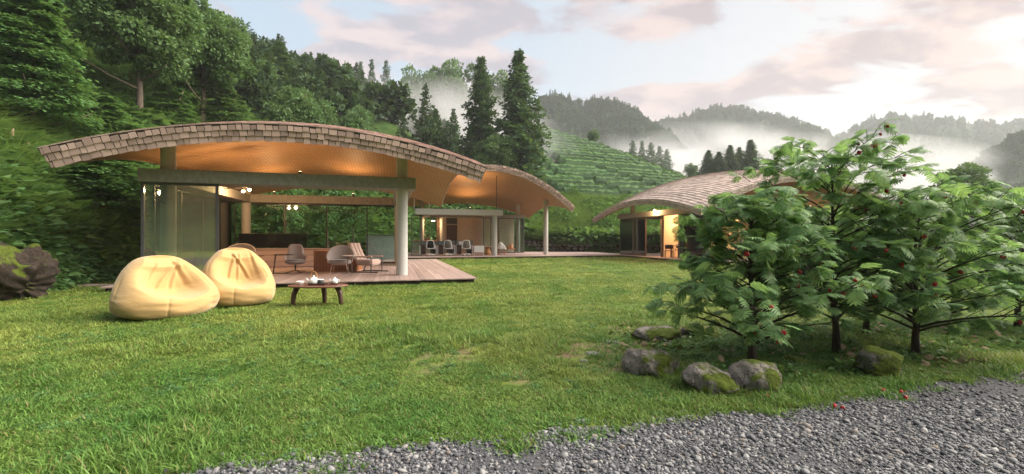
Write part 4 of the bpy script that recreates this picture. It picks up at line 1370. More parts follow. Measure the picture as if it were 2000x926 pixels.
# media cabinet and screen
cxa, cxb = ux(484, 18.2), ux(640, 18.2)
t = thing('media_cabinet', 'long low cabinet of pale rose boards under the black screen', 'cabinet', ((cxa + cxb) / 2, 18.3, FZ), AL)
w_ = (cxb - cxa) / 2 / math.cos(AL) * .93
for k in range(3):
    MB().box(-w_, w_, -.25, .25, .02 + k * .235, .245 + k * .235, bev=.006).obj('drawer_front', M['deck_pale'], t)
MB().box(-w_ - .03, w_ + .03, -.28, .28, .727, .765, bev=.006).obj('cabinet_top', M['deck_pale'], t)
t = thing('television', 'wide black television standing on the long low cabinet', 'television', (ux(534, 18.35), 18.35, FZ + .766), AL)
MB().box(-1.30, 1.30, -.02, .03, .03, .62, bev=.008).obj('housing', M['metal_black'], t)
MB().box(-1.28, 1.28, -.026, -.0205, .05, .60).obj('display', M['screen'], t)
for s_ in (-.8, .8): MB().box(s_ - .15, s_ + .15, -.12, .12, 0, .03).obj('foot', M['metal_black'], t)
# grey plant cabinet outside the back glass
X_, Y_ = ux(748, 24.6), 24.6
t = thing('utility_cabinet', 'pale grey utility cabinet standing outside the back glass of the near pavilion', 'cabinet', (X_, Y_, 0), AL)
for k in (-.45, .45): MB().box(k - .44, k + .44, -.3, .3, .05, 1.5, bev=.01).obj('cabinet_door', M['panel_blue'], t)
MB().box(-.92, .92, -.34, .34, 1.502, 1.55, bev=.01).obj('cabinet_top', M['metal_dark'], t)
# wooden board lying at the left end of the deck
o = MB().box(-.75, .75, -.16, .16, 0.012, .06, bev=.008).obj('loose_board', M['deck'])
o.location = at(222, 560); o.rotation_euler = (0, R(2), R(14))
tag(o, 'grey loose board lying on the grass at the left end of the deck', 'board')

# ------------------------------------------------------------------ office in the middle pavilion
def flr(u, Y): return (ux(u, Y), Y, FZ)
def office_chair(label, loc, rz, back):
    t = thing('office_chair', label, 'office chair', loc, rz, 'white office chairs at the desks')
    P = np.zeros((9, 9, 3))
    for i, q in enumerate(np.linspace(-1, 1, 9)):
        for j, w in enumerate(np.linspace(0, 1, 9)):
            P[i, j] = (q * (.25 - .06 * w), -.18 - .06 * math.sin(w * 3) - .04 * w + .05 * q * q, .50 + .52 * w)
    MB().slab(P, P + (0, -.02, 0)).obj('back_mesh', M[back], t, smooth=True)
    a_ = np.linspace(0, 2 * PI, 25)
    q = np.sign(np.cos(a_)) * np.abs(np.cos(a_)) ** .5; w = (np.sign(np.sin(a_)) * np.abs(np.sin(a_)) ** .5 + 1) / 2
    pts = np.stack([q * (.27 - .06 * w), -.19 - .06 * np.sin(w * 3) - .04 * w + .05 * q * q, .49 + .55 * w], 1)
    MB().tube(pts, .026, 8, cap=False).obj('back_frame', M['white'], t, smooth=True)
    MB().box(-.25, .25, -.2, .27, .44, .50, bev=.03).obj('seat', M['mesh_grey'], t)
    for s_ in (-.3, .3):
        m = MB(); m.tube([(s_ * .8, -.12, .45), (s_, -.05, .50), (s_, -.02, .66)], .018, 8); m.box(s_ - .04, s_ + .04, -.14, .16, .66, .69, bev=.01)
        m.obj('armrest', M['white'], t)
    MB().tube([(0, 0, .44), (0, 0, .10)], [.03, .025], 8).obj('gas_lift', M['metal_dark'], t)
    for k in range(5):
        a2 = k * 2 * PI / 5 + .3
        f = MB().tube([(0, 0, .13), (.30 * math.cos(a2), .30 * math.sin(a2), .075)], [.028, .018], 8).obj('foot', M['white'], t)
        MB().tube([(.30 * math.cos(a2) - .02, .30 * math.sin(a2), .033), (.30 * math.cos(a2) + .02, .30 * math.sin(a2), .033)], .032, 10).obj('castor', M['metal_black'], f)
    return t
YD = 30.1
office_chair('white-framed office chair with black back, leftmost of the three at the desks', flr(841, 29.5), R(8), 'mesh_black')
office_chair('white-framed office chair with grey back, middle of the three at the desks', flr(876, 29.7), R(-6), 'mesh_grey')
office_chair('white-framed office chair with grey back, rightmost of the three at the desks', flr(911, 29.9), R(4), 'mesh_grey')
def desk(label, u0, u1, Y):
    x0, x1 = ux(u0, Y), ux(u1, Y)
    t = thing('desk', label, 'desk', ((x0 + x1) / 2, Y, FZ), R(4), 'desks in the middle pavilion')
    w = (x1 - x0) / 2 - .01
    MB().box(-w, w, -.35, .35, .69, .72, bev=.005).obj('desktop', M['walnut'], t)
    for s_ in (-w + .04, w - .04):
        MB().box(s_ - .025, s_ + .025, -.32, .32, .02, .69, bev=.004).obj('leg', M['white'], t)
    MB().box(-w * .85, -w * .35, -.2, .3, .06, .62, bev=.005).obj('drawer_unit', M['walnut_dark'], t)
    MB().box(w * .3, w * .85, -.1, .3, .10, .55, bev=.005).obj('computer_case', M['metal_black'], t)
    MB().box(-w + .02, w - .02, .36, .385, .62, 1.0, bev=.004).obj('divider', M['panel_blue'], t)
    return t
desk('walnut desk with blue grey divider, behind the chair with the black back', 820, 854, 31.0)
desk('walnut desk with blue grey divider, in the middle of the row', 854.5, 889, 31.1)
desk('walnut desk with open laptop, at the right end of the row', 889.5, 924, 31.2)
t = thing('laptop', 'open silver laptop on the right-hand desk', 'laptop', (ux(901, 31.1), 31.1, FZ + .722), R(10))
MB().box(-.17, .17, -.12, .12, 0, .014, bev=.004).obj('keyboard_base', M['white'], t)
MB().box(-.17, .17, -.004, .004, .0, .23, Matrix.Translation((0, .125, .012)) @ Matrix.Rotation(R(-18), 4, 'X')).obj('lid', M['white'], t)
for u in (884, 894): 
    o = MB().box(-.12, .12, -.15, .15, 0, .035, bev=.004).obj('paper_stack', M['plaster']); o.location = (ux(u, 31.0), 31.0, FZ + .722); o.rotation_euler = (0, 0, .2)
    tag(o, 'low stack of papers on the %s' % ('middle desk' if u == 884 else 'right-hand desk beside the laptop'), 'papers')
x0, x1 = ux(926, 30.3), ux(945, 30.3)
t = thing('side_cabinet', 'white boxy side cabinet on thin legs right of the desks', 'cabinet', ((x0 + x1) / 2, 30.3, FZ), R(2))
w = (x1 - x0) / 2
MB().box(-w, w, -.22, .22, .22, .66, bev=.01).obj('cabinet_box', M['white'], t)
for x in (-w + .03, w - .03):
    for y in (-.19, .19): MB().tube([(x, y, .22), (x, y, 0)], .014, 6).obj('leg', M['white'], t)
t = thing('pedestal_table', 'round stone-topped pedestal table right of the white side cabinet', 'table', flr(952.5, 31.2), 0)
MB().lathe([(0, .56), (.44, .57), (.46, .585), (.44, .60), (0, .60)], 28).obj('tabletop', M['plaster'], t)
MB().lathe([(.20, 0), (.24, .15), (.15, .42), (.20, .56)], 24).obj('pedestal', M['rattan'], t)
t = thing('counter', 'long pale counter along the back window of the middle pavilion', 'counter', (ux(838, 35.5), 35.5, FZ), AL)
MB().box(-1.3, 1.3, -.3, .3, .0, .98, bev=.01).obj('counter_front', M['panel_blue'], t)
MB().box(-1.34, 1.34, -.34, .34, .982, 1.02, bev=.01).obj('counter_top', M['oak'], t)
for k, u in enumerate((830.5, 832.4, 834.4, 836.3, 838.2, 840.2)):
    b = MB().lathe([(0, 0), (.035, 0), (.038, .02), (.038, .16), (.014, .21), (.014, .26), (0, .26)], 12).obj('bottle', M['brown'], smooth=True)
    Y_ = 35.3 + .02 * k
    b.location = (ux(u, Y_), Y_, FZ + 1.022)
    tag(b, ['leftmost', 'second', 'third', 'fourth', 'fifth', 'rightmost'][k] + ' brown bottle of the row on the counter before the back window', 'bottle', 'bottles on the counter')
t = thing('flower_vase', 'vase of pale blossoms at the left end of the counter', 'vase', (ux(826, 35.2), 35.2, FZ + 1.022))
MB().lathe([(0, 0), (.06, 0), (.08, .1), (.04, .2), (.05, .24), (0, .24)], 16).obj('vase_body', M['porcelain'], t, smooth=True)
m = MB()
for k in range(40):
    c = rng.normal(0, 1, 3) * (.16, .16, .22) + (0, 0, .62)
    m.lathe([(0, -.03), (.04, 0), (0, .03)], 5, c)
m.obj('blossom', M['plaster'], t)
MB().tube([(0, 0, .2), (.02, 0, .6)], .01, 6).obj('stem', M['leaf_broad'], t)
# drawers against the back wall
t = thing('drawer_chest', 'beige chest of small drawers against the back wall of the middle pavilion', 'chest', (ux(924, 37.0), 37.0, FZ), AL)
for k in range(3):
    for q in range(3):
        f = MB().box(-.72 + k * .48 + .01, -.24 + k * .48 - .01, -.2, .2, .06 + q * .36, .41 + q * .36, bev=.01).obj('drawer', M['plaster'], t)
        MB().box(-.56 + k * .48, -.40 + k * .48, -.222, -.2005, .25 + q * .36, .28 + q * .36).obj('pull', M['metal_dark'], f)
# stools and cloth right of the corner column
def stool(label, u, Y, h, mat, group='stools by the corner column'):
    t = thing('bar_stool', label, 'stool', flr(u, Y), .2, group)
    MB().box(-.2, .2, -.2, .2, h - .05, h, bev=.015).obj('seat', M[mat], t)
    for x in (-.17, .17):
        for y in (-.17, .17): MB().tube([(x, y, h - .05), (x * 1.15, y * 1.15, 0)], .016, 6).obj('leg', M[mat], t)
    MB().tube([(-.19, -.19, .25), (.19, -.19, .25)], .012, 6).obj('stretcher', M[mat], t)
    return t
stool('tall stool draped with a white cloth just right of the corner column', 980, 32.0, .62, 'oak')
P = np.zeros((11, 11, 3))
for i, q in enumerate(np.linspace(-1, 1, 11)):
    for j, w in enumerate(np.linspace(-1, 1, 11)):
        e = max(0, max(abs(q), abs(w)) - .55)
        P[i, j] = (q * .32 + .02 * math.sin(w * 7), w * .3 + .02 * math.sin(q * 6), .30 * math.exp(-((q + .3) ** 2 + w * w) * 2.2) - e * .55)
o = MB().slab(P[:, ::-1], P[:, ::-1] + (0, 0, .012)).obj('white_cloth', M['white'], smooth=True)
o.location = (ux(980, 32.0), 32.0, FZ + .625); tag(o, 'crumpled white cloth draped over the tall stool by the corner column', 'cloth')
t = thing('coat_stand', 'dark standing post behind the cloth-covered stool', 'coat stand', flr(974.5, 32.6))
MB().tube([(0, 0, .03), (0, 0, 1.72)], [.05, .04], 10).obj('post', M['walnut_dark'], t)
MB().lathe([(0, 0), (.22, 0), (.22, .03), (0, .05)], 20).obj('base', M['walnut_dark'], t)
for k in range(4): MB().tube([(0, 0, 1.6), (.13 * math.cos(k * 1.57), .13 * math.sin(k * 1.57), 1.7)], .014, 6).obj('hook', M['walnut_dark'], t)
t = thing('copper_stool', 'small copper side table with two bowls at the right of the stools', 'side table', flr(996, 33.0))
MB().box(-.5, .42, -.25, .25, .36, .40, bev=.008).obj('tabletop', M['oak'], t)
for x in (-.42, .34):
    for y in (-.2, .2): MB().tube([(x, y, .36), (x, y, 0)], .018, 6).obj('leg', M['walnut'], t)
for u, h_, mt in ((993.5, .22, 'rattan'), (998.5, .34, 'oak')):
    o = MB().lathe([(0, 0), (.10, 0), (.13, .06), (.12, h_), (.09, h_), (.09, .06), (0, .03)], 20).obj('pot', M[mt], smooth=True)
    o.location = (ux(u, 33.0), 33.0, FZ + .402)
    tag(o, '%s pot on the copper side table' % ('short honey coloured' if h_ < .3 else 'taller orange'), 'pot')

# ------------------------------------------------------------------ dining furniture in the right pavilion
def loc3(x, y): return (P3[0] + x * DV[0] + y * NV[0], P3[1] + x * DV[1] + y * NV[1], FZ)
yt = 4.7
xt = solve_x(P3, 1322, yt)
t = thing('dining_table', 'dark wooden dining table in the lit room of the right pavilion', 'table', loc3(xt + .55, yt), AL)
MB().box(-.8, .8, -.45, .45, .70, .74, bev=.01).obj('tabletop', M['walnut_dark'], t)
for x in (-.7, .7):
    for y in (-.36, .36): MB().box(x - .035, x + .035, y - .035, y + .035, 0, .699).obj('leg', M['walnut_dark'], t)
def dchair(label, x, y, rz):
    t = thing('dining_chair', label, 'chair', loc3(x, y), rz, 'dining chairs in the right pavilion')
    MB().box(-.24, .24, -.22, .22, .42, .46, bev=.012).obj('seat', M['walnut_dark'], t)
    P = np.zeros((11, 3, 3))
    for i, q in enumerate(np.linspace(-1, 1, 11)):
        for j, w in enumerate((0, .5, 1)): P[i, j] = (.26 * math.sin(q * 1.3), .24 * math.cos(q * 1.3) - .02, .55 + .25 * w)
    MB().slab(P, P * (.92, .92, 1)).obj('backrest', M['walnut_dark'], t, smooth=True)
    for x_ in (-.21, .21):
        for y_ in (-.19, .19): MB().tube([(x_, y_, .56 if y_ > 0 else .44), (x_ * 1.08, y_ * 1.08, 0)], [.018, .014], 8).obj('leg', M['walnut_dark'], t)
dchair('dark curved-back dining chair at the near left of the dining table', solve_x(P3, 1307, yt - .5), yt - .5, AL + PI * .85)
dchair('dark curved-back dining chair on the far side of the dining table', xt + .8, yt + .8, AL)

# ------------------------------------------------------------------ stones
def rockmesh(sx, sy, sz, seed, rough=.18, flat=0.0, n=36, sharp=.0):
    m_ = n // 2 + 1
    r = np.random.default_rng(seed)
    ph = np.arange(n) / n * 2 * PI; th = np.linspace(0.001, PI - .001, m_)
    TH, PH = np.meshgrid(th, ph, indexing='ij')
    D = np.stack([np.sin(TH) * np.cos(PH), np.sin(TH) * np.sin(PH), np.cos(TH)], 2)
    rr = np.ones(TH.shape)
    for _ in range(9):          # flat facets cut off the ball
        d = nrm(r.normal(0, 1, 3) * (1, 1, .9)); c = .56 + .24 * r.random()
        q = (D @ d)
        rr = np.where(q > 1e-3, np.minimum(rr, c / np.maximum(q, 1e-3) + 0), rr)
    for f, a in ((2.3, rough), (5, rough * .5), (11, rough * .35), (23, rough * .22)):
        for _ in range(3):
            d = nrm(r.normal(0, 1, 3)); rr += a * .5 * np.sin(f * (D @ d) + r.random() * 6)
    P = D * rr[..., None] * (sx, sy, sz)
    if flat: P[..., 2] = np.where(P[..., 2] > sz * flat, sz * flat + (P[..., 2] - sz * flat) * .25, P[..., 2])
    I = np.arange((m_ - 1) * n).reshape(m_ - 1, n)
    q = np.stack([I, I + n, np.roll(I, -1, 1) + n, np.roll(I, -1, 1)], 2).reshape(-1, 4)
    return P.reshape(-1, 3), q
def boulder(label, u, v, wpx, hpx, mat, seed, dz=.0, depth=.8, rz=0.0, flat=0, group='stones by the gravel path', tilt=0.0, sub=0):
    Y = at(u, v)[1]; s = Y / F
    w, h = wpx * s / 2, hpx * s
    Yc = Y + w * depth * .6
    P, q = rockmesh(w * 1.28, w * depth * 1.2, h * .80, seed, .09, flat=flat, n=64)
    o = link('boulder', mesh_np('boulder', P, q, True), M[mat])
    o.location = (ux(u, Yc), Yc, h * .36 + dz); o.rotation_euler = (0, tilt, rz)
    tag(o, label, 'stone', group)
    return o
boulder('grey stone half covered in yellow moss, left of the pair beside the path', 1275, 735, 94, 48, 'boulder', 3, group='stones by the gravel path')
boulder('pale cracked stone with moss on its right shoulder, left of the close pair', 1387, 770, 94, 50, 'boulder', 14)
boulder('rounded stone with a moss stripe, right of the close pair below the tree', 1481, 768, 92, 48, 'boulder', 25)
boulder('flat weathered stone in the lawn, farthest of the stones left of the trees', 1281, 668, 88, 28, 'boulder', 36, flat=.5)
boulder('dark wedge-shaped stone capped with thick moss right of the slim trunks', 1719, 738, 104, 52, 'boulder_mossy', 47, depth=.6, tilt=R(14))
boulder('small brown stone at the foot of the nearest flowering tree', 1545, 712, 40, 16, 'boulder_mossy', 58, depth=.8)
boulder('low moss-covered lump between the flat stone and the nearest tree', 1362, 662, 70, 22, 'boulder_mossy', 69, depth=.8)
for k, (u, v, w) in enumerate([(1160, 692, 46), (1195, 668, 34), (1140, 705, 22)]):
    Y = at(u, v)[1]; s = w * Y / F / 2
    P, q = rockmesh(s, s * .8, .03, 100 + k, flat=.2, n=20)
    o = link('flat_stone', mesh_np('flat_stone', P, q, True), M['stone']); o.location = (ux(u, Y), Y, .004)
    tag(o, ['long flat stone sunk in the worn lawn', 'round flat stone sunk in the lawn nearer the stones', 'smallest flat stone sunk in the worn lawn'][k], 'stone', 'flat stones sunk in the lawn')
P, q = rockmesh(.66, .6, .70, 77, .40, n=72)
o = link('boulder', mesh_np('boulder', P, q, True), M['boulder_dark'], sub=1)
o.location = (ux(35, 9.6), 9.6, .36); o.rotation_euler = (0, R(20), R(20))
tag(o, 'big dark mossy boulder at the foot of the left slope', 'boulder')

# dry stone wall behind the pavilions: stones of its own, fitted in courses
wl = WALL_B - WALL_A; wlen = np.hypot(*wl); wang = math.atan2(wl[1], wl[0])
t = thing('stone_wall', 'low dry stone retaining wall below the grassy terrace', 'wall', (*WALL_A, 0), wang)
MB().box(-.5, wlen, .12, .6, -.2, 1.08).obj('wall_core', M['soil'], t)
kinds = []
for k in range(8):
    P, q = rockmesh(.5, .5, .5, 200 + k, .12, n=12); me = mesh_np('stone', P, q, True); me.materials.append(M['stone']); kinds.append(me)
z = 0.0
cnt = 0
for c in range(4):
    hh = .27 + .03 * ((c * 7) % 3); x = -.4 - .2 * (c % 2)
    while x < wlen and cnt < 296:
        w = .30 + .34 * rng.random()
        o = bpy.data.objects.new('stone', kinds[rng.integers(0, 8)]); COL.objects.link(o); o.parent = t
        o.location = (x + w / 2, .10 + rng.normal(0, .025), z + hh / 2 + rng.normal(0, .012)); o.scale = (w * 1.12, .36, hh * 1.18)
        o.rotation_euler = (rng.normal(0, .06), rng.normal(0, .06), rng.normal(0, .1))
        x += w; cnt += 1
    z += hh - .015
# ------------------------------------------------------------------ foliage
def unit(A): return A / (np.linalg.norm(A, axis=-1, keepdims=True) + 1e-9)
def cards(P, A, Nn, Ln, Wd, fold=.0):
    """rhombic leaves: root P, direction A, facing Nn"""
    A = unit(A); S = unit(np.cross(A, Nn)); U = np.cross(S, A)
    Ln = np.asarray(Ln)[:, None]; Wd = np.asarray(Wd)[:, None]
    mid = P + A * Ln * .45 + U * Ln * fold
    V = np.stack([P, mid + S * Wd, P + A * Ln, mid - S * Wd], 1).reshape(-1, 3)
    F_ = (np.arange(len(P)) * 4)[:, None] + np.array([0, 1, 2, 3])
    return V, F_
def puffs(C, Rad, n, r, size, up=.35, asp=.38, squash=.75, drop=.0):
    """clusters of leaves on the outside of little balls"""
    m = len(C)
    d = unit(r.normal(0, 1, (m, n, 3)) + (0, 0, up))
    q = (.55 + .5 * r.random((m, n, 1)))
    P = C[:, None] + d * Rad[:, None, None] * q * np.array([1, 1, squash])
    A = unit(d + r.normal(0, .55, (m, n, 3)) + (0, 0, -drop))
    Nn = unit(d * .6 + r.normal(0, .5, (m, n, 3)) + (0, 0, .6))
    s = np.repeat(np.broadcast_to(size, (m,)), n) * (.6 + .8 * r.random(m * n))
    return cards(P.reshape(-1, 3), A.reshape(-1, 3), Nn.reshape(-1, 3), s, s * asp)
def cedar_mesh(seed, H=16, Rb=3.4, nb=150, npuff=4, nl=16, ls=.5, power=.72, gap=.12, base=.10):
    r = np.random.default_rng(seed)
    C, Rd, Sz = [], [], []
    for i in range(nb):
        t = base + (1 - base) * (i + r.random()) / nb
        t = 1 - (1 - t) ** 1.0
        Lb = Rb * max(.05, (1 - t)) ** power * (.45 + .62 * r.random()) * (1 if t > base + .1 else .6 + 4 * (t - base))
        a = i * 2.39996 + r.normal(0, .3)
        for k in range(npuff):
            f = .35 + .65 * (k + .5) / npuff
            z = H * t + Lb * (.10 - .38 * f + .26 * f * f) + r.normal(0, .12)
            C.append((math.cos(a) * Lb * f + r.normal(0, .12), math.sin(a) * Lb * f + r.normal(0, .12), z))
            Rd.append((.20 + .14 * r.random()) * Rb * .55 * (1.2 - 1.0 * t) * (.75 + .3 * f)); Sz.append(ls * (1.1 - .75 * t))
    for k in range(4): C.append((0, 0, H * (.94 + .02 * k))); Rd.append(.22 - .04 * k); Sz.append(ls * .3)
    return puffs(np.array(C), np.array(Rd), nl, r, np.array(Sz), up=.5, asp=.30, squash=.8)
def broad_mesh(seed, H=9, W_=4, npuff=34, nl=150, ls=.42, z0=.25, flat=.8, asp=.36, drop=.2, rmin=.18):
    r = np.random.default_rng(seed)
    C, Rd = [], []
    while len(C) < npuff:
        p = r.uniform(-1, 1, 3)
        if (p ** 2).sum() > 1 or (p ** 2).sum() < .12: continue
        C.append((p[0] * W_ * .8, p[1] * W_ * .8, H * (z0 + (1 - z0) * (.5 + .44 * p[2]))))
        Rd.append(W_ * (rmin + .16 * r.random()))
    return puffs(np.array(C), np.array(Rd), nl, r, ls, up=.5, asp=asp, squash=flat, drop=drop)
def layered_mesh(seed, H=7, Rb=2.6, nb=42, nl=60, ls=.30, z0=.22, rise=.25, power=.55, width=.55):
    """tiers of flat sprays: the look of the left-hand trees"""
    r = np.random.default_rng(seed)
    Vs, Fs, n0 = [], [], 0
    for i in range(nb):
        t = z0 + (1 - z0) * (i + r.random()) / nb
        Lb = Rb * (1.02 - t) ** power * (.55 + .5 * r.random())
        a = i * 2.39996 + r.normal(0, .3); ca, sa = math.cos(a), math.sin(a)
        f = np.sqrt(r.random(nl)); side = r.normal(0, width * .35, nl) * Lb * (.35 + .65 * np.sin(f * 2.6))
        P = np.stack([ca * Lb * f - sa * side, sa * Lb * f + ca * side, H * t + Lb * rise * (f - .9 * f ** 3) + r.normal(0, .045 * Lb, nl)], 1)
        th_ = a + np.arctan2(side, Lb * f * .6) + r.normal(0, .5, nl)
        A = np.stack([np.cos(th_), np.sin(th_), r.normal(-.30, .25, nl)], 1)
        Nn = np.stack([r.normal(0, .3, nl), r.normal(0, .3, nl), np.ones(nl)], 1)
        s = ls * (.6 + .7 * r.random(nl))
        V, F_ = cards(P, A, Nn, s, s * .34, .06)
        Vs.append(V); Fs.append(F_ + n0); n0 += len(V)
    return np.concatenate(Vs), np.concatenate(Fs)
def mk(name, VF, mat):
    me = mesh_np(name, VF[0], VF[1]); me.materials.append(mat)
    return me
def trunkmesh(H, r0, r1, seed, bend=.3, limbs=6, l0=.3, l1=.85, spread=1.5, rise=.5, n=9):
    r = np.random.default_rng(seed)
    k = 9
    t = np.linspace(0, 1, k)
    pts = np.stack([np.cumsum(r.normal(0, bend, k)) * .3 * t, np.cumsum(r.normal(0, bend, k)) * .3 * t, H * t - .3 * (t == 0)], 1)
    rad = r0 + (r1 - r0) * t; rad[0] *= 1.35
    mb = MB().tube(pts, rad, n)
    for i in range(limbs):
        q = l0 + (l1 - l0) * (i + r.random() * .6) / max(1, limbs)
        a = i * 2.4 + r.random()
        p0 = np.array([np.interp(q, t, pts[:, j]) for j in range(3)])
        Ls = spread * (1.1 - q) * (.7 + .5 * r.random())
        d = np.array([math.cos(a), math.sin(a), 0])
        rr = np.interp(q, t, rad) * .45
        mb.tube([p0, p0 + d * Ls * .45 + (0, 0, rise * Ls * .35), p0 + d * Ls + (0, 0, rise * Ls)], [rr, rr * .7, rr * .25], 6)
    return mb
# shared crowns
CED = [mk('crown', cedar_mesh(s, nl=20), M['leaf_cedar']) for s in (1, 2)]
CEDF = [mk('crown', cedar_mesh(s, nb=80, npuff=3, nl=12, ls=.7), M['leaf_cedar']) for s in (5, 6, 7)]
SOFT = [mk('crown', broad_mesh(s, 9, 3.6, 60, 330, .25), M['leaf_cedar_soft']) for s in (11, 12, 13)]
BRD = [mk('crown', broad_mesh(s, 8, 3.4, 44, 230, .27, drop=.35), M['leaf_broad']) for s in (21, 22, 23)]
LAY = [mk('crown', layered_mesh(s, 7, 2.6, 60, 150, .20), M['leaf_bright']) for s in (31, 32)]
LAYB = [mk('crown', layered_mesh(s, 7, 2.8, 80, 170, .22, z0=.12, power=.45), M['leaf_broad']) for s in (35, 36)]
PINE = [mk('crown', cedar_mesh(s, 12, 2.2, 26, 3, 16, .5, .5, base=.40), M['leaf_cedar']) for s in (41, 42)]
TRK = {}
def tree(kind, label, u, vtop, Y, wpx=None, group=None, rz=None, vbase=None, name='tree', thick=1.0, cat='tree', lift=0.0):
    """a tree standing on the terrain; its height and spread follow from its distance"""
    X = ux(u, Y); z0 = max(0.0, float(terr(X, Y))) - .05
    if vbase is not None: z0 = vz(vbase, Y)
    ztop = vz(vtop, Y); H = max(1.0, ztop - z0)
    meshes, h0, w0 = {'cedar': (CED, 16, 3.1), 'cedar_far': (CEDF, 16, 3.1), 'soft': (SOFT, 9.2, 4.0), 'broad': (BRD, 8.2, 3.8), 'layered': (LAY, 7.2, 2.5), 'layered_broad': (LAYB, 7.2, 2.7), 'pine': (PINE, 12.2, 2.1)}[kind]
    sz = H / h0
    sx = sz if wpx is None else (wpx / 2 * Y / F) / w0
    i = int(rng.integers(0, len(meshes)))
    t = thing(name, label, cat, (X, Y, z0), rng.random() * 6.28 if rz is None else rz, group)
    c = link('crown', meshes[i], None, t); c.scale = (sx, sx, sz)
    key = (kind, i)
    if key not in TRK:
        mb = trunkmesh(h0 * .9, .24 if 'cedar' in kind else .17, .03, 60 + i, .25 if 'cedar' in kind else .6, 0 if 'cedar' in kind else 8, .3, .85, w0 * .8, .4)
        me = mb.mesh('trunk', True); me.materials.append(M['bark']); TRK[key] = me
    c = link('trunk', TRK[key], None, t); c.scale = (sx * .5 + sz * .5) * thick, (sx * .5 + sz * .5) * thick, sz
    return t

# --- the left forest, near to far (label, kind, photo column, top row, distance, width in px)
g1 = 'trees on the wooded slope left of the near pavilion'
def bigtree(label, u, vtop, vcrown, Y, wpx, seed, kind='soft', vbase=None):
    """tall tree with a long bare trunk under a broad crown"""
    X = ux(u, Y); z0 = max(0., float(terr(X, Y))) - .1
    ztop, zc = vz(vtop, Y), vz(vcrown, Y)
    t = thing('tree', label, 'tree', (X, Y, z0), seed * 1.3, g1)
    W_ = wpx / 2 * Y / F
    crown = broad_mesh(seed, ztop - zc, W_, 130, 420, .19, .02, .7, .34, .3, .09) if kind == 'soft' else layered_mesh(seed, ztop - zc, W_, 120, 220, .18, .0, .2, .45)
    c = link('crown', mk('crown', crown, M['leaf_cedar_soft'] if kind == 'soft' else M['leaf_bright']), None, t); c.location = (0, 0, zc - z0)
    trunkmesh(ztop - z0 - .5, (.0075 * Y), .03, seed, .25, 12, (zc - z0) / (ztop - z0) * .85, .95, W_ * 1.0, .45, 12).obj('trunk', M['bark'], t, smooth=True)
    return t
bigtree('tall tree with straight bare trunk rising behind the near roof, left of centre', 272, -90, 165, 24, 235, 51)
bigtree('broad tree with forked pale trunk behind the near roof, right of the straight-trunked one', 395, 22, 190, 29, 190, 52)
bigtree('leaning layered tree at far left with one red bloom and long bare trunk', 62, -30, 235, 17.5, 210, 53, 'lay')
tree('layered', 'small tiered tree under the left tip of the near roof', 205, 268, 15.6, 230, g1, 1.0, 446, thick=.8)
tree('layered', 'bright feathery tree rising above the left tip of the near roof', 205, 182, 20.5, 185, g1, 2.0)
tree('layered', 'bright bushy tree behind the roof between the two tall trunks', 335, 168, 26, 150, g1, 4.0)
tree('layered_broad', 'bushy tree right of the forked trunk behind the near roof', 440, 170, 30, 130, g1, 4.0)
tree('layered_broad', 'dense dark tree filling the top left corner', 30, -130, 27, 260, g1)
tree('layered_broad', 'tall leafy tree between the far left trunk and the straight trunk', 150, -60, 30, 260, g1)
tree('soft', 'dark tree filling the gap behind the straight trunk', 225, -60, 38, 260, g1)
tree('soft', 'dense tree behind the broad forked tree', 345, -10, 44, 200, g1)
tree('layered_broad', 'shaded tree low behind the far left trunk', 110, 120, 25, 170, g1)
tree('broad', 'dark low tree behind the feathery tree', 250, 110, 32, 190, g1)
tree('soft', 'shaded tree at the left frame edge above the dead snags', -30, 60, 21, 190, g1)
tree('broad', 'tan and green young tree by the left trunk', 165, 150, 28, 70, g1)
tree('pine', 'thin open-crowned tree at the top of the left skyline', 352, -5, 58, 46, g1)
tree('soft', 'rounded dark tree on the skyline right of the broad forked tree', 440, 30, 50, 110, g1)
tree('pine', 'slim pine with tufted top alone on the left skyline', 486, 44, 66, 40, g1)
tree('broad', 'rounded tree on the skyline right of the slim tufted pine', 513, 84, 72, 55, g1)
tree('pine', 'tufted pine on the skyline above the big dark conifer', 550, 70, 70, 44, g1)
tree('cedar', 'big dark conifer left of the puffy bright tree behind the roof', 546, 84, 54, 120, g1)
tree('soft', 'tall pale green tree left of the big dark conifer', 470, 95, 42, 140, g1)
tree('soft', 'puffy bright green tree just behind the crest of the near roof', 590, 168, 37, 140, g1)
tree('cedar', 'narrow conifer right above the puffy tree, left of its taller twin', 624, 105, 68, 52, g1)
tree('cedar', 'narrow taller conifer, right twin above the puffy tree', 657, 118, 66, 56, g1)
tree('soft', 'rounded bushy tree at the right foot of the twin conifers', 697, 205, 44, 90, g1)
tree('cedar', 'small conifer poking above the rounded bushy tree', 691, 186, 52, 36, g1)
tree('cedar', 'pale misty conifer left of the dark cone-shaped one above the roof', 806, 216, 74, 62, g1)
tree('soft', 'faint misty tree at the edge of the fog bank', 768, 232, 80, 52, g1)
tree('cedar', 'dark cone-shaped conifer right of the misty one above the roof', 851, 213, 62, 62, g1)
tree('cedar', 'large left conifer of the tall pair behind the middle pavilion', 941, 114, 55, 118, 'tall pair of conifers behind the middle pavilion')
tree('cedar', 'tallest conifer, right one of the pair behind the middle pavilion', 1013, 102, 52, 158, 'tall pair of conifers behind the middle pavilion')
tree('soft', 'dark bushy tree low between the conifer pair and the roof', 968, 262, 50, 110, 'tall pair of conifers behind the middle pavilion')
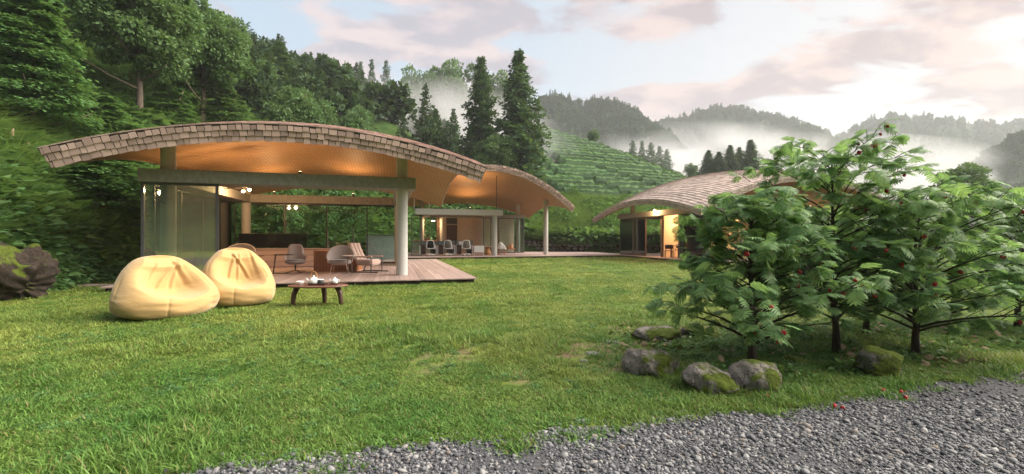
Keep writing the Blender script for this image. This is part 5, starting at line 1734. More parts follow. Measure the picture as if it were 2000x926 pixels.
# trees seen through the glass of the near pavilion
g2 = 'trees behind the glass of the near pavilion'
for k, (u, vb, vt, Y, w, lab) in enumerate([(500, 470, 235, 26, 90, 'leaning tree seen through the first back pane of the near pavilion'), (556, 482, 235, 25, 100, 'dark forked tree behind the first mullion of the back glass'),
        (640, 472, 235, 27, 90, 'slim tree seen through the third back pane'), (690, 476, 235, 28, 100, 'leafy tree seen through the right-hand back pane'), (452, 480, 235, 22, 80, 'tree close behind the left glass wall')]):
    tree('layered', lab, u, vt, Y, w, g2, None, None, thick=.45)
# skyline trees of the misty ridge
g3 = 'trees standing on the misty ridge'
for k, (u, vt, Y, w, kind, lab) in enumerate([(704, 122, 128, 22, 'pine', 'first small pointed tree on the misty ridge, left of three'), (726, 118, 130, 24, 'pine', 'middle pointed tree of the three on the misty ridge'),
        (754, 119, 130, 26, 'pine', 'right pointed tree of the three on the misty ridge'), (811, 129, 138, 26, 'broad', 'small round tree in the dip of the misty ridge'),
        (868, 112, 142, 70, 'broad', 'widest round-topped tree on the misty ridge'), (905, 118, 142, 50, 'broad', 'round tree right of the widest one on the misty ridge'), (938, 115, 140, 24, 'pine', 'thin tree on the ridge left behind the conifer pair'),
        (985, 136, 138, 44, 'broad', 'round tree on the ridge between the two tall conifers'), (600, 100, 100, 44, 'broad', 'round tree on the ridge right of the big dark conifer'), (640, 108, 104, 36, 'broad', 'pale tree on the ridge behind the twin conifers')]):
    hh = (vz(vt, Y) - float(terr(ux(u, Y), Y))) * F / Y
    tree('cedar_far' if kind == 'pine' else kind, lab, u, vt, Y, max(w, hh * (.34 if kind == 'pine' else .6)), g3)
# tea crest trees and the misty conifers to the right
g4 = 'trees in the misty valley'
tree('broad', 'spreading tree alone on the crest of the tea hill', 1160, 253, 100, 34, g4, 0.3, 290)
tree('broad', 'small round tree right beside the lone tree on the tea crest', 1171, 278, 99, 20, g4, 0.9, 294)
for u, vt, w, Y in ((1236, 275, 44, 170), (1254, 276, 40, 176), (1271, 279, 46, 168), (1288, 286, 42, 180), (1302, 292, 40, 184)):
    tree('cedar_far', 'pale misty conifer in the row right of the tea crest, %s' % {1236: 'leftmost and darkest', 1254: 'second from the left', 1271: 'broad and in the middle', 1288: 'fourth and fainter', 1302: 'rightmost and faintest'}[u], u, vt, Y, w, g4, None, 350)
for u, vt, w, Y, lb in ((1384, 294, 54, 92, 'bushy dark conifer at the left end of the row above the right roof'), (1404, 297, 54, 90, 'low broad conifer, second in the row above the right roof'), (1426, 284, 52, 91, 'dark conifer in the middle of the row above the right roof'), (1444, 288, 48, 95, 'slim conifer left of the tallest above the right roof'), (1466, 274, 64, 88, 'tallest pointed conifer above the right roof')):
    tree('cedar', lb, u, vt, Y, w, g4, None, 352)
tree('cedar', 'small lone conifer just above the ridge of the right roof', 1514, 308, 80, 34, g4, None, 350)
tree('broad', 'thin half-bare tree left of the dark conifer row', 1350, 318, 100, 34, g4, None, 360)
tree('soft', 'large dark pine-like tree behind the flowering trees at the right', 1878, 320, 38, 110, g4, None, 455)
tree('soft', 'lower dark tree right of the large pine-like tree', 1925, 360, 40, 80, g4, None, 455)
tree('broad', 'grey rounded tree far right behind the flowering trees', 1985, 365, 44, 90, g4, None, 460)
tree('soft', 'bushy dark tree between the right roof and the large pine-like tree', 1822, 400, 42, 90, g4, None, 460)

# ------------------------------------------------------------------ forest on the ridge and slope, too many to count
low = [mk('forest_tree', cedar_mesh(s, 9, 2.3, 34, 3, 9, .75), M['leaf_far']) for s in (71, 72)] + [mk('forest_tree', broad_mesh(s, 7.5, 2.6, 15, 46, .8, .1), M['leaf_far']) for s in (73, 74, 75)]
fcol = protos('forest', low, M['leaf_far'])
def forest():
    P = []
    n = 4200
    X = rng.uniform(-150, 14, n); Y = rng.uniform(40, 290, n)
    s = foot_dist(X, Y)
    k = (s > 12 - vnoise(X, Y, 12, 3) * 8) & (X > -1.25 * Y - 10) & (X < .10 * Y + 2) & ~((X > -.34 * Y) & (Y < 96) & (rng.random(n) < .5))
    X, Y = X[k], Y[k]
    z = terr(X, Y) - .4
    m = len(X)
    scatter('forest', fcol, np.stack([X, Y, z], 1), np.stack([np.zeros(m), np.zeros(m), rng.random(m) * 6.28], 1), (.75 + .5 * rng.random(m)) * (.62 + .0026 * np.clip(Y, 0, 150)) * np.where(X < -32, .8, 1.0), rng.integers(0, 5, m), 'dense forest covering the misty ridge behind the pavilions')
forest()

# far mountains: ridges with their own woods
def mountain(pts, Y0, depth, base, seed, ntree, ts, name='mountain'):
    us = np.array([p[0] for p in pts], float); vs_ = np.array([p[1] for p in pts], float)
    X0 = ux(us, Y0); Zr = vz(vs_, Y0) - ts * 3.2
    xs = np.linspace(X0[0], X0[-1], 130)
    zr = np.interp(xs, X0, Zr)
    k = np.array([-1.0, -.85, -.7, -.55, -.42, -.3, -.2, -.1, 0, .15, .4, 1.0])
    Pm = np.zeros((len(xs), len(k), 3))
    for j, q in enumerate(k):
        f = max(0, 1 - abs(q)) ** (1.0 if q < 0 else .8)
        yy = Y0 + q * depth
        nz = (vnoise(xs, xs * 0 + yy, 30, seed) * .55 + vnoise(xs, xs * 0 + yy, 75, seed + 1) * .8) * min(1, abs(q) * 3) * zr * .35
        Pm[:, j] = np.stack([xs * (1 + q * depth / Y0 * .35), np.full_like(xs, yy), base + (zr - base) * f + nz * (1 - abs(q))], 1)
    o = MB().grid(Pm, True).obj(name, M['forest_floor'], smooth=True); tag(o, kind='structure')
    # trees over the side that faces the valley
    a = rng.random(ntree) * (len(xs) - 1.001); b = rng.random(ntree) ** .8 * 8.6
    b = np.where(rng.random(ntree) < .22, 7.6 + 1.0 * rng.random(ntree), b)
    i, j = a.astype(int), b.astype(int); fa, fb = (a - i)[:, None], (b - j)[:, None]
    Q = (Pm[i, j] * (1 - fa) + Pm[i + 1, j] * fa) * (1 - fb) + (Pm[i, j + 1] * (1 - fa) + Pm[i + 1, j + 1] * fa) * fb
    m = ntree
    scatter('mountain_forest', fcol, Q - (0, 0, .8), np.stack([np.zeros(m), np.zeros(m), rng.random(m) * 6.28], 1), ts * (.38 + .5 * rng.random(m) ** 2), rng.integers(0, 5, m), 'distant woods on the misty mountains')
mountain([(960, 330), (1030, 215), (1062, 182), (1095, 186), (1130, 198), (1165, 196), (1200, 200), (1235, 212), (1270, 238), (1310, 262), (1350, 300), (1400, 350)], 330, 110, -12, 301, 2600, 1.25)
mountain([(1150, 330), (1240, 262), (1290, 234), (1335, 228), (1365, 216), (1400, 207), (1440, 209), (1480, 218), (1520, 227), (1560, 237), (1600, 252), (1660, 290), (1740, 350)], 470, 150, -16, 311, 2600, 1.6)
mountain([(1560, 330), (1640, 262), (1672, 244), (1700, 232), (1740, 222), (1790, 225), (1840, 224), (1890, 232), (1950, 240), (2000, 236), (2120, 236), (2300, 250), (2500, 300)], 520, 160, -16, 321, 2600, 1.7)
mountain([(1760, 420), (1830, 365), (1880, 330), (1915, 300), (1950, 275), (2000, 255), (2080, 240), (2200, 235), (2400, 280)], 230, 80, -8, 331, 1500, .95)

# ------------------------------------------------------------------ tea hill: every clipped row is a hedge
tg = 'clipped tea hedges on the terraced hill'
ORD = ['lowest', 'second', 'third', 'fourth', 'fifth', 'sixth', 'seventh', 'eighth', 'ninth']
def tea_row(p, q0, q1, label, w=1.25, hgt=1.2):
    n = max(6, int((q1 - q0) / .45))
    qs = np.linspace(q0, q1, n)
    prof = [(-1.0, -.3), (-.98, .35), (-.72, .78), (-.3, .98), (.3, 1.0), (.72, .8), (.98, .35), (1.0, -.3)]
    pw = p + .5 * np.sin(qs * .22 + p * .1) + .25 * np.sin(qs * .07)
    cx_ = TG[0] * pw + TQ[0] * qs; cy_2 = TG[1] * pw + TQ[1] * qs
    z = terr(cx_, cy_2)
    org = np.array([cx_[n // 2], cy_2[n // 2], z[n // 2]])
    P = np.zeros((n, len(prof), 3))
    end = np.minimum(1, np.minimum(qs - q0, q1 - qs) / .6 + .25)
    for j, (a, b) in enumerate(prof):
        jx = rng.normal(0, .06, n)
        P[:, j] = np.stack([cx_ + TG[0] * a * w / 2, cy_2 + TG[1] * a * w / 2, z + hgt * b * end * (1 + .05 * rng.normal(0, 1, n)) + jx], 1)
    mb = MB().grid(P - org)
    core = mb.mesh('tea_hedge')
    # leaf sprays over the hedge body
    ii = rng.integers(0, n - 1, n * 26); jj = rng.integers(2, 5, n * 26); f1, f2 = rng.random((2, n * 26, 1))
    Q = (P[ii, jj] * (1 - f1) + P[ii + 1, jj] * f1) * (1 - f2) + P[ii, jj + 1] * f2 - org
    m = len(Q)
    V, F_ = cards(Q, rng.normal(0, 1, (m, 3)), rng.normal(0, .25, (m, 3)) + (0, -.2, 1), .10 + .12 * rng.random(m), .05 + .04 * rng.random(m))
    nv = len(core.vertices)
    cv = np.zeros(nv * 3, np.float32); core.vertices.foreach_get('co', cv)
    fcs = [list(pp.vertices) for pp in core.polygons] + [list(f + nv) for f in F_]
    bpy.data.meshes.remove(core)
    me = mesh_np('tea_hedge', np.concatenate([cv.reshape(-1, 3), V]), fcs)
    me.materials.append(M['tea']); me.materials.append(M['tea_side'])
    mi = np.zeros(len(fcs), np.int32); q = np.arange((n - 1) * 7) % 7; mi[:(n - 1) * 7] = (q < 2) | (q > 4)   # young shoots on the plucking table, old side leaves darkened as painted shade
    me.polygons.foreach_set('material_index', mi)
    o = link('tea_hedge', me, None)
    o.location = org
    tag(o, label, 'hedge', tg)
def crest(p): return float(np.interp(p, CRP, CRQ))
for k, p in enumerate(np.arange(48.8, 61.5, 2.05)):
    d1 = 31.5 + (p - 48) * -.25; d2 = 40.5 - (p - 48) * .38; o_ = ORD[k]
    if p < 56: tea_row(p, 22.5, d1 - .6, o_ + ' tea hedge row of the lower left block, beside the slanting path')
    else: tea_row(p, 20, 25.5 - (p - 56) * .1, o_ + ' tea hedge row at the left of the lower terrace, partly behind the conifer')
    tea_row(p, (d1 if p < 56 else 26.0 - (p - 56) * .1) + .6, d2 - .5, o_ + ' tea hedge row from the bottom in the lower middle block')
    tea_row(p, d2 + .5, crest(p) - .8, o_ + ' tea hedge row from the bottom in the lower right block')
for k, p in enumerate(np.arange(64.0, 80.5, 2.7)):
    tea_row(p, 22, 28.6 + k * .3, ORD[k] + ' short tea hedge row from the bottom, left on the middle terrace', 1.6, 1.4)
    tea_row(p, 30.2 + k * .3, crest(p) - .8, ORD[k] + ' long tea hedge row from the bottom of the middle terrace', 1.6, 1.4)
for k, p in enumerate(np.arange(83.5, 103, 3.2)):
    tea_row(p, 31, crest(p) - .8, ORD[k] + ' tea hedge row from the bottom of the topmost terrace', 1.9, 1.5)
# clipped round bushes along the crest and below the rows
def bush_mesh(seed, w=1.0, h=1.0, n=900, ls=.16):
    r = np.random.default_rng(seed)
    d = unit(r.normal(0, 1, (n, 3)) * (1, 1, .9)); d[:, 2] = np.abs(d[:, 2]) * 1.1 - .1
    rr = 1 + .10 * np.sin(5 * d[:, :1] + seed) + .08 * np.sin(7 * d[:, 1:2]) + .06 * r.normal(0, 1, (n, 1))
    return cards(d * rr * (w, w, h), d + r.normal(0, .6, (n, 3)), d + r.normal(0, .5, (n, 3)) + (0, 0, .5), ls * (.6 + .8 * r.random(n)), ls * .36 * (.7 + .6 * r.random(n)))
BUSH = [mk('bush', bush_mesh(s), M['tea']) for s in (1, 2, 3)]
def bush(label, u, v, w, h, Y, group, name='tea_bush'):
    X = ux(u, Y); s = w / 2 * Y / F
    o = link(name, BUSH[int(rng.integers(0, 3))], None)
    o.location = (X, Y, float(terr(X, Y)) - .05); o.scale = (s, s, h * Y / F); o.rotation_euler = (0, 0, rng.random() * 6)
    tag(o, label, 'bush', group)
gb = 'round clipped bushes below the tea rows'
for lab, u, v, w, h, Y in [('round clipped bush left of its twin on the terrace by the middle roof', 1147, 410, 36, 22, 49), ('round clipped bush, right twin on the terrace above the grass', 1176, 412, 30, 22, 48.5),
        ('dark bush at the left edge of the terrace beside the middle roof', 1118, 385, 34, 24, 52), ('low bush at the right of the terrace above the right roof tip', 1200, 400, 40, 20, 50), ('wide bush on the terrace behind the right roof tip', 1228, 408, 44, 22, 47),
        ('bush in front of the stone wall terrace near the tall column', 1100, 440, 60, 34, 43), ('broad bush on the bank left of the right pavilion', 1182, 440, 60, 40, 42.5), ('dark upright bush by the left corner of the right pavilion', 1172, 455, 24, 40, 41),
        ('dark low bush behind the glass of the right pavilion', 1266, 455, 50, 38, 42), ('bush on the terrace seen over the right pavilion deck', 1300, 450, 46, 36, 42)]:
    bush(lab, u, v, w, h, Y, gb)
ORDB = 'topmost second third fourth fifth sixth seventh eighth ninth tenth eleventh twelfth thirteenth fourteenth fifteenth sixteenth'.split()
for k in range(16):
    p = 78 - k * 1.9; q = crest(p) - .1 + .5 * math.sin(k)
    X, Y = TG[0] * p + TQ[0] * q, TG[1] * p + TQ[1] * q
    o = link('tea_bush', BUSH[k % 3], None); o.location = (X, Y, float(terr(X, Y)) - .1); s = .8 + .35 * rng.random(); o.scale = (s * 1.3, s * 1.3, s); 
    tag(o, ORDB[k] + ' round bush from the top along the right edge of the tea hill', 'bush', 'bushes along the crest of the tea hill')

# ------------------------------------------------------------------ undergrowth on the banks
def long_tuft(seed, n=34, h=.52, w=.022, lean=1.0):
    return blades(n, .16, h, w, lean, np.random.default_rng(seed), 4, .9)
def fern(seed, n=110, R_=.55, ls=.17):
    r = np.random.default_rng(seed)
    a = r.random(n) * 6.28; d = np.sqrt(r.random(n)) * R_
    P = np.stack([d * np.cos(a), d * np.sin(a), .30 * (1 - (d / R_) ** 2) + .16 * r.random(n)], 1)
    A = np.stack([np.cos(a + r.normal(0, .6, n)), np.sin(a + r.normal(0, .6, n)), r.normal(-.1, .4, n)], 1)
    s = ls * (.6 + .8 * r.random(n))
    return cards(P, A, np.stack([r.normal(0, .4, n), r.normal(0, .4, n), np.ones(n)], 1), s, s * .3, .08)
uk = [mk('weed', fern(s), M['leaf_bright']) for s in (1, 2, 3)] + [mk('weed', fern(s, 60, .5, .3), M['leaf_broad']) for s in (4, 5)]
for s in (6, 7, 8):
    me = long_tuft(s); me.materials.append(M['long_grass']); uk.append(me)
ucol = protos('undergrowth', uk, M['leaf_bright'])
def undergrowth():
    pos, scl, idx = [], [], []
    # left bank
    for n, y0, y1, f in ((16000, 6.5, 19, 1.35), (12000, 19, 46, 1.9)):
        Y = rng.uniform(y0, y1, n); X = rng.uniform(-1.35, .02, n) * Y
        s = foot_dist(X, Y)
        k = (s > .1) & (s < 26)
        X, Y, s = X[k], Y[k], s[k]
        z = terr(X, Y) - .06; m = len(X)
        g = vnoise(X, Y, 2.2, 51) + .10
        long = (g > .0) & (s > 1.6)
        idx.append(np.where(long & (rng.random(m) < .8), rng.integers(5, 8, m), rng.integers(0, 5, m)))
        pos.append(np.stack([X, Y, z], 1)); scl.append(f * (.65 + .6 * rng.random(m)) * np.clip(.5 + s * .35, .5, 1.15))
    # terrace bank behind the middle and right pavilions
    n = 17000
    X = rng.uniform(1, 26, n); Y = rng.uniform(37, 58, n)
    p = X * TG[0] + Y * TG[1]
    k = (terr(X, Y) > .9) & (p < 47.5)
    X, Y = X[k], Y[k]; m = len(X)
    pos.append(np.stack([X, Y, terr(X, Y) - .05], 1)); scl.append(1.7 * (.7 + .6 * rng.random(m)))
    g = vnoise(X, Y, 3.0, 61)
    idx.append(np.where(g > .12, rng.integers(5, 8, m), rng.integers(0, 5, m)))
    pos, scl, idx = map(np.concatenate, (pos, scl, idx))
    m = len(pos)
    scatter('undergrowth', ucol, pos, np.stack([rng.normal(0, .15, m), rng.normal(0, .15, m), rng.random(m) * 6.28], 1), scl, idx, 'ferns, weeds and long grass covering the banks')
undergrowth()
# dead snags on the left slope
for k, (u, vb, vt, Y, lean, lab) in enumerate([(20, 322, 250, 15.5, .05, 'taller bleached dead snag on the left slope'), (48, 312, 282, 15.8, .22, 'short split snag right of the taller dead one'), (62, 300, 262, 15.9, -.1, 'thin pale stump beside the far left trunk')]):
    X = ux(u, Y); z0 = float(terr(X, Y)) - .1; H = vz(vt, Y) - z0
    m = MB().tube([(0, 0, 0), (lean * H * .4, .02, H * .4), (lean * H, 0, H * .86), (lean * H * 1.15 + .03, .01, H)], [.11, .065, .05, .012], 9)
    m.tube([(lean * H * .3, 0, H * .3), (lean * H * .3 + .14, .02, H * .62), (lean * H * .3 + .17, .02, H * .74)], [.06, .04, .008], 6)
    o = m.obj('dead_snag', M['snag']); o.location = (X, Y, z0); tag(o, lab, 'dead tree', 'dead snags on the left slope')

# ------------------------------------------------------------------ flowering trees in the foreground
def lobed_leaf(seed, Ln=1.0):
    """a deeply lobed leaf: lobes in pairs along a drooping midrib, each folded a little"""
    r = np.random.default_rng(seed)
    V, Fc = [], []
    def mid(t): return np.array([t * Ln * (1 - .10 * t), 0, -.30 * t * t * Ln + .06 * t])
    k = 6
    for i in range(k):
        t0, t1 = .10 + .78 * i / k, .10 + .78 * (i + .85) / k
        w = (.20 + .30 * math.sin(PI * (.20 + .70 * i / (k - 1)))) * Ln
        for sg in (-1, 1):
            a, b = mid(t0), mid(t1)
            tip = mid(min(1, t1 + .13 + .05 * r.random())) + np.array([.03, sg * w * (.9 + .2 * r.random()), -.14 * w - .16 * w * r.random()])
            m1 = a * .42 + tip * .58 + np.array([-.025 * Ln, sg * .022 * Ln, .03 * Ln]); m2 = b * .42 + tip * .58 + np.array([.022 * Ln, -sg * .006 * Ln, .02 * Ln])
            n = len(V); V += [a, m1, tip, m2, b]
            Fc += [[n, n + 4, n + 3, n + 1], [n + 1, n + 3, n + 2]] if sg > 0 else [[n, n + 1, n + 3, n + 4], [n + 1, n + 2, n + 3]]
    n = len(V); a = mid(.84); V += [a, mid(.93) + (0, .07 * Ln, 0), mid(1.06), mid(.93) + (0, -.07 * Ln, 0)]; Fc.append([n, n + 3, n + 2, n + 1])
    n = len(V); V += [mid(0) + (0, .008 * Ln, 0), mid(0) - (0, .008 * Ln, 0), mid(.2) - (0, .006 * Ln, 0), mid(.2) + (0, .006 * Ln, 0)]; Fc.append([n, n + 1, n + 2, n + 3])
    return np.array(V), Fc
LEAF = [lobed_leaf(s) for s in (1, 2, 3, 4)]
LEAFM = []
for V, Fc in LEAF:
    me = mesh_np('leaf', V, Fc); me.materials.append(M['leaf_lobed']); LEAFM.append(me)
mb = MB()
for k in range(7):
    a = k * 2.4; c = np.array([.014 * math.cos(a), .014 * math.sin(a), -.005 - .004 * (k % 3)])
    mb.lathe([(0, -.026), (.010, -.020), (.0135, -.004), (.009, .012), (0, .018)], 7, c)
mb.tube([(0, 0, 0), (0, 0, .05)], .0025, 5)
BLM = mb.mesh('red_bloom', True); BLM.materials.append(M['red'])
def flowering(label, u, vb, vtop, seed, R_, nb, z0f, leafn=6, prof=None, lean=(0, 0), Lf=.155, single=270, blooms=9, bare=.0, Yfix=None, upf=.80):
    r = np.random.default_rng(seed)
    Y = Yfix or at(u, vb)[1]; X = ux(u, Y); H = vz(vtop, Y)
    t = thing('flowering_tree', label, 'tree', (X, Y, 0), 0, 'flowering trees by the gravel path')
    k = 9; tt = np.linspace(0, 1, k)
    pts = np.stack([lean[0] * tt + np.cumsum(r.normal(0, .012, k)), lean[1] * tt + np.cumsum(r.normal(0, .012, k)), H * .93 * tt - .04 * (tt == 0)], 1)
    MB().tube(pts, .040 - .033 * tt + .012 * (tt == 0), 10).obj('trunk', M['bark_dark'], t, smooth=True)
    O, A, U, S = [], [], [], []
    tw = []
    for i in range(nb):
        q = z0f + (.97 - z0f) * (i + r.random()) / nb
        p0 = np.array([np.interp(q, tt, pts[:, j]) for j in range(3)])
        Lb = R_ * prof(q) * (.72 + .45 * r.random())
        a = i * 2.39996 + r.normal(0, .35); d = np.array([math.cos(a), math.sin(a), 0])
        up = upf * (.5 + q)
        f = np.linspace(0, 1, 6)
        bp = p0 + np.outer(f, d) * Lb + np.outer(Lb * up * (f - .42 * f * f), (0, 0, 1)) + np.cumsum(r.normal(0, .012, (6, 3)), 0) * f[:, None]
        rr = .013 * (1.1 - q * .6) * (Lb / R_ + .3)
        MB().tube(bp, rr * (1 - .8 * f), 6).obj('branch', M['bark_dark'], t, smooth=True)
        nt_ = 6 if Lb > .45 * R_ else 4
        for w in range(nt_):
            g = 1.0 if w == 0 else .22 + .74 * r.random()
            b0 = np.array([np.interp(g, f, bp[:, j]) for j in range(3)])
            sa = a + (0 if w == 0 else r.choice([-1, 1]) * (.5 + .6 * r.random()))
            Lt = (.12 + .30 * r.random()) * min(1, Lb)
            e = b0 + np.array([math.cos(sa), math.sin(sa), .9 * r.random() - .05]) * Lt
            tw.append((b0, (b0 + e) / 2 + (0, 0, .015), e))
            n_ = leafn - 1 + int(r.integers(0, 3))
            for z in range(n_):
                la = sa + (z - (n_ - 1) / 2) * 2.2 / n_ * 1.3 + r.normal(0, .3)
                pit = r.normal(-.22 if q < .4 else -.10, .38)
                ax = np.array([math.cos(la) * math.cos(pit), math.sin(la) * math.cos(pit), math.sin(pit)])
                n0 = np.array([r.normal(0, .45), r.normal(0, .45), 1.0])
                O.append(e - (e - b0) * r.random() * .5); A.append(ax); U.append(n0); S.append(Lf * (.62 + .62 * r.random()))
    # top tuft
    for z in range(26):
        la = r.random() * 6.28; O.append(pts[-1] + r.normal(0, .05, 3) * (1, 1, 1.8) - (0, 0, .07)); A.append((math.cos(la), math.sin(la), .1)); U.append((r.normal(0, .2), r.normal(0, .2), 1)); S.append(Lf * (.6 + .5 * r.random()))
    m = MB()
    for b0, c0, e in tw: m.tube([b0, c0, e], [.0045, .0035, .002], 5, cap=False)
    tag(m.obj('twig', M['bark_dark'], t), kind='stuff')
    O, A, U, S = np.array(O), unit(np.array(A)), np.array(U), np.array(S)
    Yv = np.cross(U, A); Yv = unit(Yv); Zv = np.cross(A, Yv)
    order = np.argsort(-(S * (1 + .5 * r.random(len(S))) / (Y + O[:, 1])))
    kinds_ = r.integers(0, 4, len(S))
    for i in order[:single]:
        ob = bpy.data.objects.new('leaf', LEAFM[kinds_[i]]); COL.objects.link(ob); ob.parent = t
        ob.matrix_local = frame_mat(O[i], A[i] * S[i], Yv[i] * S[i], Zv[i] * S[i])
    Vs, Fs, n0 = [], [], 0
    for i in order[single:]:
        V, Fc = LEAF[kinds_[i]]
        Vs.append((V @ np.stack([A[i], Yv[i], Zv[i]])) * S[i] + O[i]); Fs += [[v + n0 for v in f] for f in Fc]; n0 += len(V)
    fo = link('foliage', mesh_np('foliage', np.concatenate(Vs), Fs), M['leaf_lobed'], t); tag(fo, kind='stuff')
    # blooms hang near the leaf clusters on the side of the path
    out = O[:, :2] @ np.array([0, -1.0]) + r.random(len(O)) * R_ * 1.3
    for i in np.argsort(-out)[:blooms * 8:4]:
        ob = bpy.data.objects.new('red_bloom', BLM); COL.objects.link(ob); ob.parent = t
        ob.location = O[i] + (0, -.03, -.05); s_ = .55 + .35 * r.random(); ob.scale = (s_, s_, s_ * 1.1); ob.rotation_euler = (r.normal(0, .3), r.normal(0, .3), r.random() * 6)
    return t
ell = lambda c, w, lo: (lambda q: max(.22, math.sqrt(max(0, 1 - ((q - c) / w) ** 2))))
flowering('flowering tree nearest the camera, left end of the row behind the mossy stones', 1472, 716, 372, 401, .86, 60, .13, 4, lambda q: max(.26, 1.06 - .80 * q), single=285, blooms=12)
flowering('tallest slender flowering tree standing above the right pavilion roof', 1632, 692, 292, 402, .80, 62, .17, 4, lambda q: (.85 if q < .5 else .88) * (1 if q < .82 else .80) * (.6 if .50 < q < .57 else 1), single=285, blooms=14, lean=(.02, 0), upf=.75)
flowering('dense rounded flowering tree right of the tallest one', 1787, 693, 412, 403, .92, 56, .16, 4, ell(.45, .60, 0), single=285, blooms=8)
flowering('flowering tree cut by the right edge of the frame', 1990, 642, 398, 404, 1.0, 50, .18, 5, ell(.5, .60, 0), single=220, blooms=5, Lf=.18)
flowering('small flowering tree filling the gap behind the tallest trunk', 1690, 655, 430, 405, .72, 36, .20, 4, ell(.5, .62, 0), single=200, blooms=6, Lf=.18)
# fallen blooms on the path
for k, (u, v) in enumerate([(1646, 804), (1762, 772), (1770, 783), (1723, 768), (1497, 780), (1628, 800)]):
    o = link('fallen_bloom', BLM, None); x, y, _ = at(u, v); o.location = (x, y, .03); o.rotation_euler = (1.3, .4 * k, k); o.scale = (.6,) * 3
    tag(o, 'fallen red bloom lying %s' % ['on the gravel, nearest the camera and brightest', 'on the gravel right of the mossy dark stone', 'on the gravel in front of the other right-hand bloom', 'at the grass edge left of the two close blooms', 'in the grass below the right stone of the pair', 'at the gravel edge just left of the brightest fallen bloom'][k], 'flower', 'fallen red blooms')
# low weeds, leaf litter and dark earth under the flowering trees
def underplant():
    n = 1500
    X = rng.uniform(1.6, 8, n); Y = rng.uniform(4.3, 7.2, n)
    e = Y - gravel_edge(X)
    k = (e > .45) & (e < 2.2 + rng.random(n)) & (X > 1.7 + .25 * rng.random(n))
    X, Y = X[k], Y[k]; m = len(X)
    scatter('weeds', ucol, np.stack([X, Y, np.full(m, -.02)], 1), np.stack([rng.normal(0, .2, m), rng.normal(0, .2, m), rng.random(m) * 6.28], 1), np.where(rng.random(m) < .5, .08, .14) + .10 * rng.random(m), rng.integers(0, 8, m), 'low weeds and ferns growing under the flowering trees')
    n = 1500
    X, Y = scatter_pts(n, 2.3, 7.5); k = free(X, Y) & (terr(X, Y) < 0) & (vnoise(X, Y, .7, 71) > -.1)
    X, Y = X[k], Y[k]; m = len(X)
    scatter('lawn_weeds', ucol, np.stack([X, Y, np.full(m, -.004)], 1), np.stack([rng.normal(0, .2, m), rng.normal(0, .2, m), rng.random(m) * 6.28], 1), .05 + .07 * rng.random(m), rng.integers(0, 3, m), 'small clover and weeds in the lawn')
    lk = protos('leaf_litter', [mesh_np('litter', V, Fc) for V, Fc in LEAF[:2]], M['snag'])
    n = 420
    X = rng.uniform(1.4, 6.5, n); Y = rng.uniform(4.3, 6.8, n); k = Y > gravel_edge(X) + .15
    X, Y = X[k], Y[k]; m = len(X)
    scatter('leaf_litter', lk, np.stack([X, Y, np.full(m, .03) + .02 * rng.random(m)], 1), np.stack([rng.normal(0, .5, m), rng.normal(0, .5, m), rng.random(m) * 6.28], 1), .05 + .05 * rng.random(m), rng.integers(0, 2, m), 'dry fallen leaves lying under the flowering trees')
underplant()

# woods behind the camera, seen only as reflections in the glass
def rear_wood():
    xs = np.linspace(-170, 150, 40); ys = np.array([-110, -80, -62, -50, -40, -30, -22])
    zs = np.array([30, 27, 22, 15, 8, 2.5, -.4])
    Pm = np.stack([np.stack([xs, np.full(40, y) + 6 * np.sin(xs * .05), np.full(40, z) + (z > 1) * 2.5 * np.sin(xs * .07 + y)], 1) for y, z in zip(ys, zs)], 1)
    tag(MB().grid(Pm, True).obj('rear_hillside', M['slope'], smooth=True), kind='structure')
    n = 420
    X = rng.uniform(-140, 120, n); Y = rng.uniform(-100, -30, n); Zr_ = np.interp(Y - 6 * np.sin(X * .05), ys, zs) - .6
    scatter('rear_forest', fcol, np.stack([X, Y, Zr_], 1), np.stack([np.zeros(n), np.zeros(n), rng.random(n) * 6.28], 1), 1.2 + .8 * rng.random(n), rng.integers(0, 5, n), 'wood on the far side of the gravel path')
rear_wood()

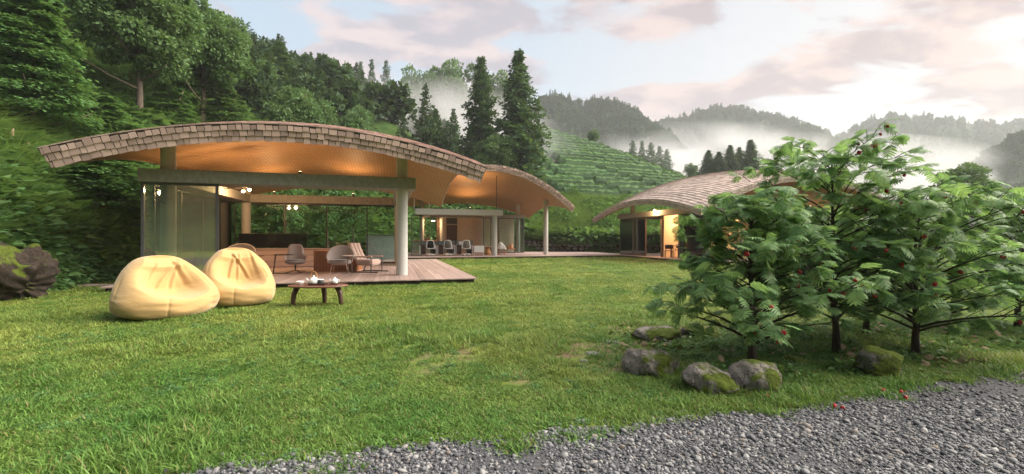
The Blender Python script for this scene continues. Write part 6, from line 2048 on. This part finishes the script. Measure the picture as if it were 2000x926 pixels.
# ------------------------------------------------------------------ haze and mist
def volmat(name, dens, col=(1, 1, 1), aniso=.2):
    m, t = newmat(name)
    v = N(t, 'ShaderNodeVolumePrincipled')
    v.inputs['Color'].default_value = (*col, 1)
    v.inputs['Density'].default_value = dens
    v.inputs['Anisotropy'].default_value = aniso
    o = N(t, 'ShaderNodeOutputMaterial'); L(t, v.outputs[0], o.inputs['Volume'])
    return m, t, v
HAZE = True
if HAZE:
    m, t, v = volmat('pale_air', .0005, (.93, .96, 1.0))
    o = MB().box(-420, 1150, -12, 760, -20, 190).obj('haze', m); tag(o, kind='stuff')
def mist(name, c, r, dens, scale, seed, lo=.42, hi=.75):
    m, t, v = volmat(name, 0.0, (.96, .95, .96), .1)
    oc = coords(t, 'Object')
    w = N(t, 'ShaderNodeMapping'); w.inputs['Scale'].default_value = scale; w.inputs['Location'].default_value = (seed, seed * 1.7, 0)
    L(t, oc, w.inputs[0])
    n = noise(t, w.outputs[0], 1.0, 5, .58, .9)
    sh = ramp(t, n, [(lo, 0.), (hi, 1.)])
    ln = N(t, 'ShaderNodeVectorMath', operation='LENGTH')
    q = N(t, 'ShaderNodeMapping'); q.inputs['Scale'].default_value = (1 / r[0], 1 / r[1], 1 / r[2]); L(t, oc, q.inputs[0]); L(t, q.outputs[0], ln.inputs[0])
    fall = ramp(t, ln.outputs['Value'], [(.25, 1.), (1.0, 0.)])
    L(t, math_(t, 'MULTIPLY', math_(t, 'MULTIPLY', sh, fall), dens), v.inputs['Density'])
    o = MB().lathe([(.05, -1), (.6, -.8), (.95, -.3), (1, 0), (.95, .3), (.6, .8), (.05, 1)], 24).obj('mist', m)
    me = o.data
    for vv in me.vertices: vv.co = (vv.co[0] * r[0], vv.co[1] * r[1], vv.co[2] * r[2])
    o.location = c; tag(o, kind='stuff')
mist('mist', (-20, 80, 14), (34, 18, 17), .24, (.045, .045, .07), 3.0, .40, .60)
mist('mist', (120, 225, 6), (200, 42, 54), .19, (.022, .03, .034), 7.0, .46, .60)
mist('mist', (190, 400, 30), (330, 45, 80), .095, (.011, .02, .018), 11.0, .46, .60)
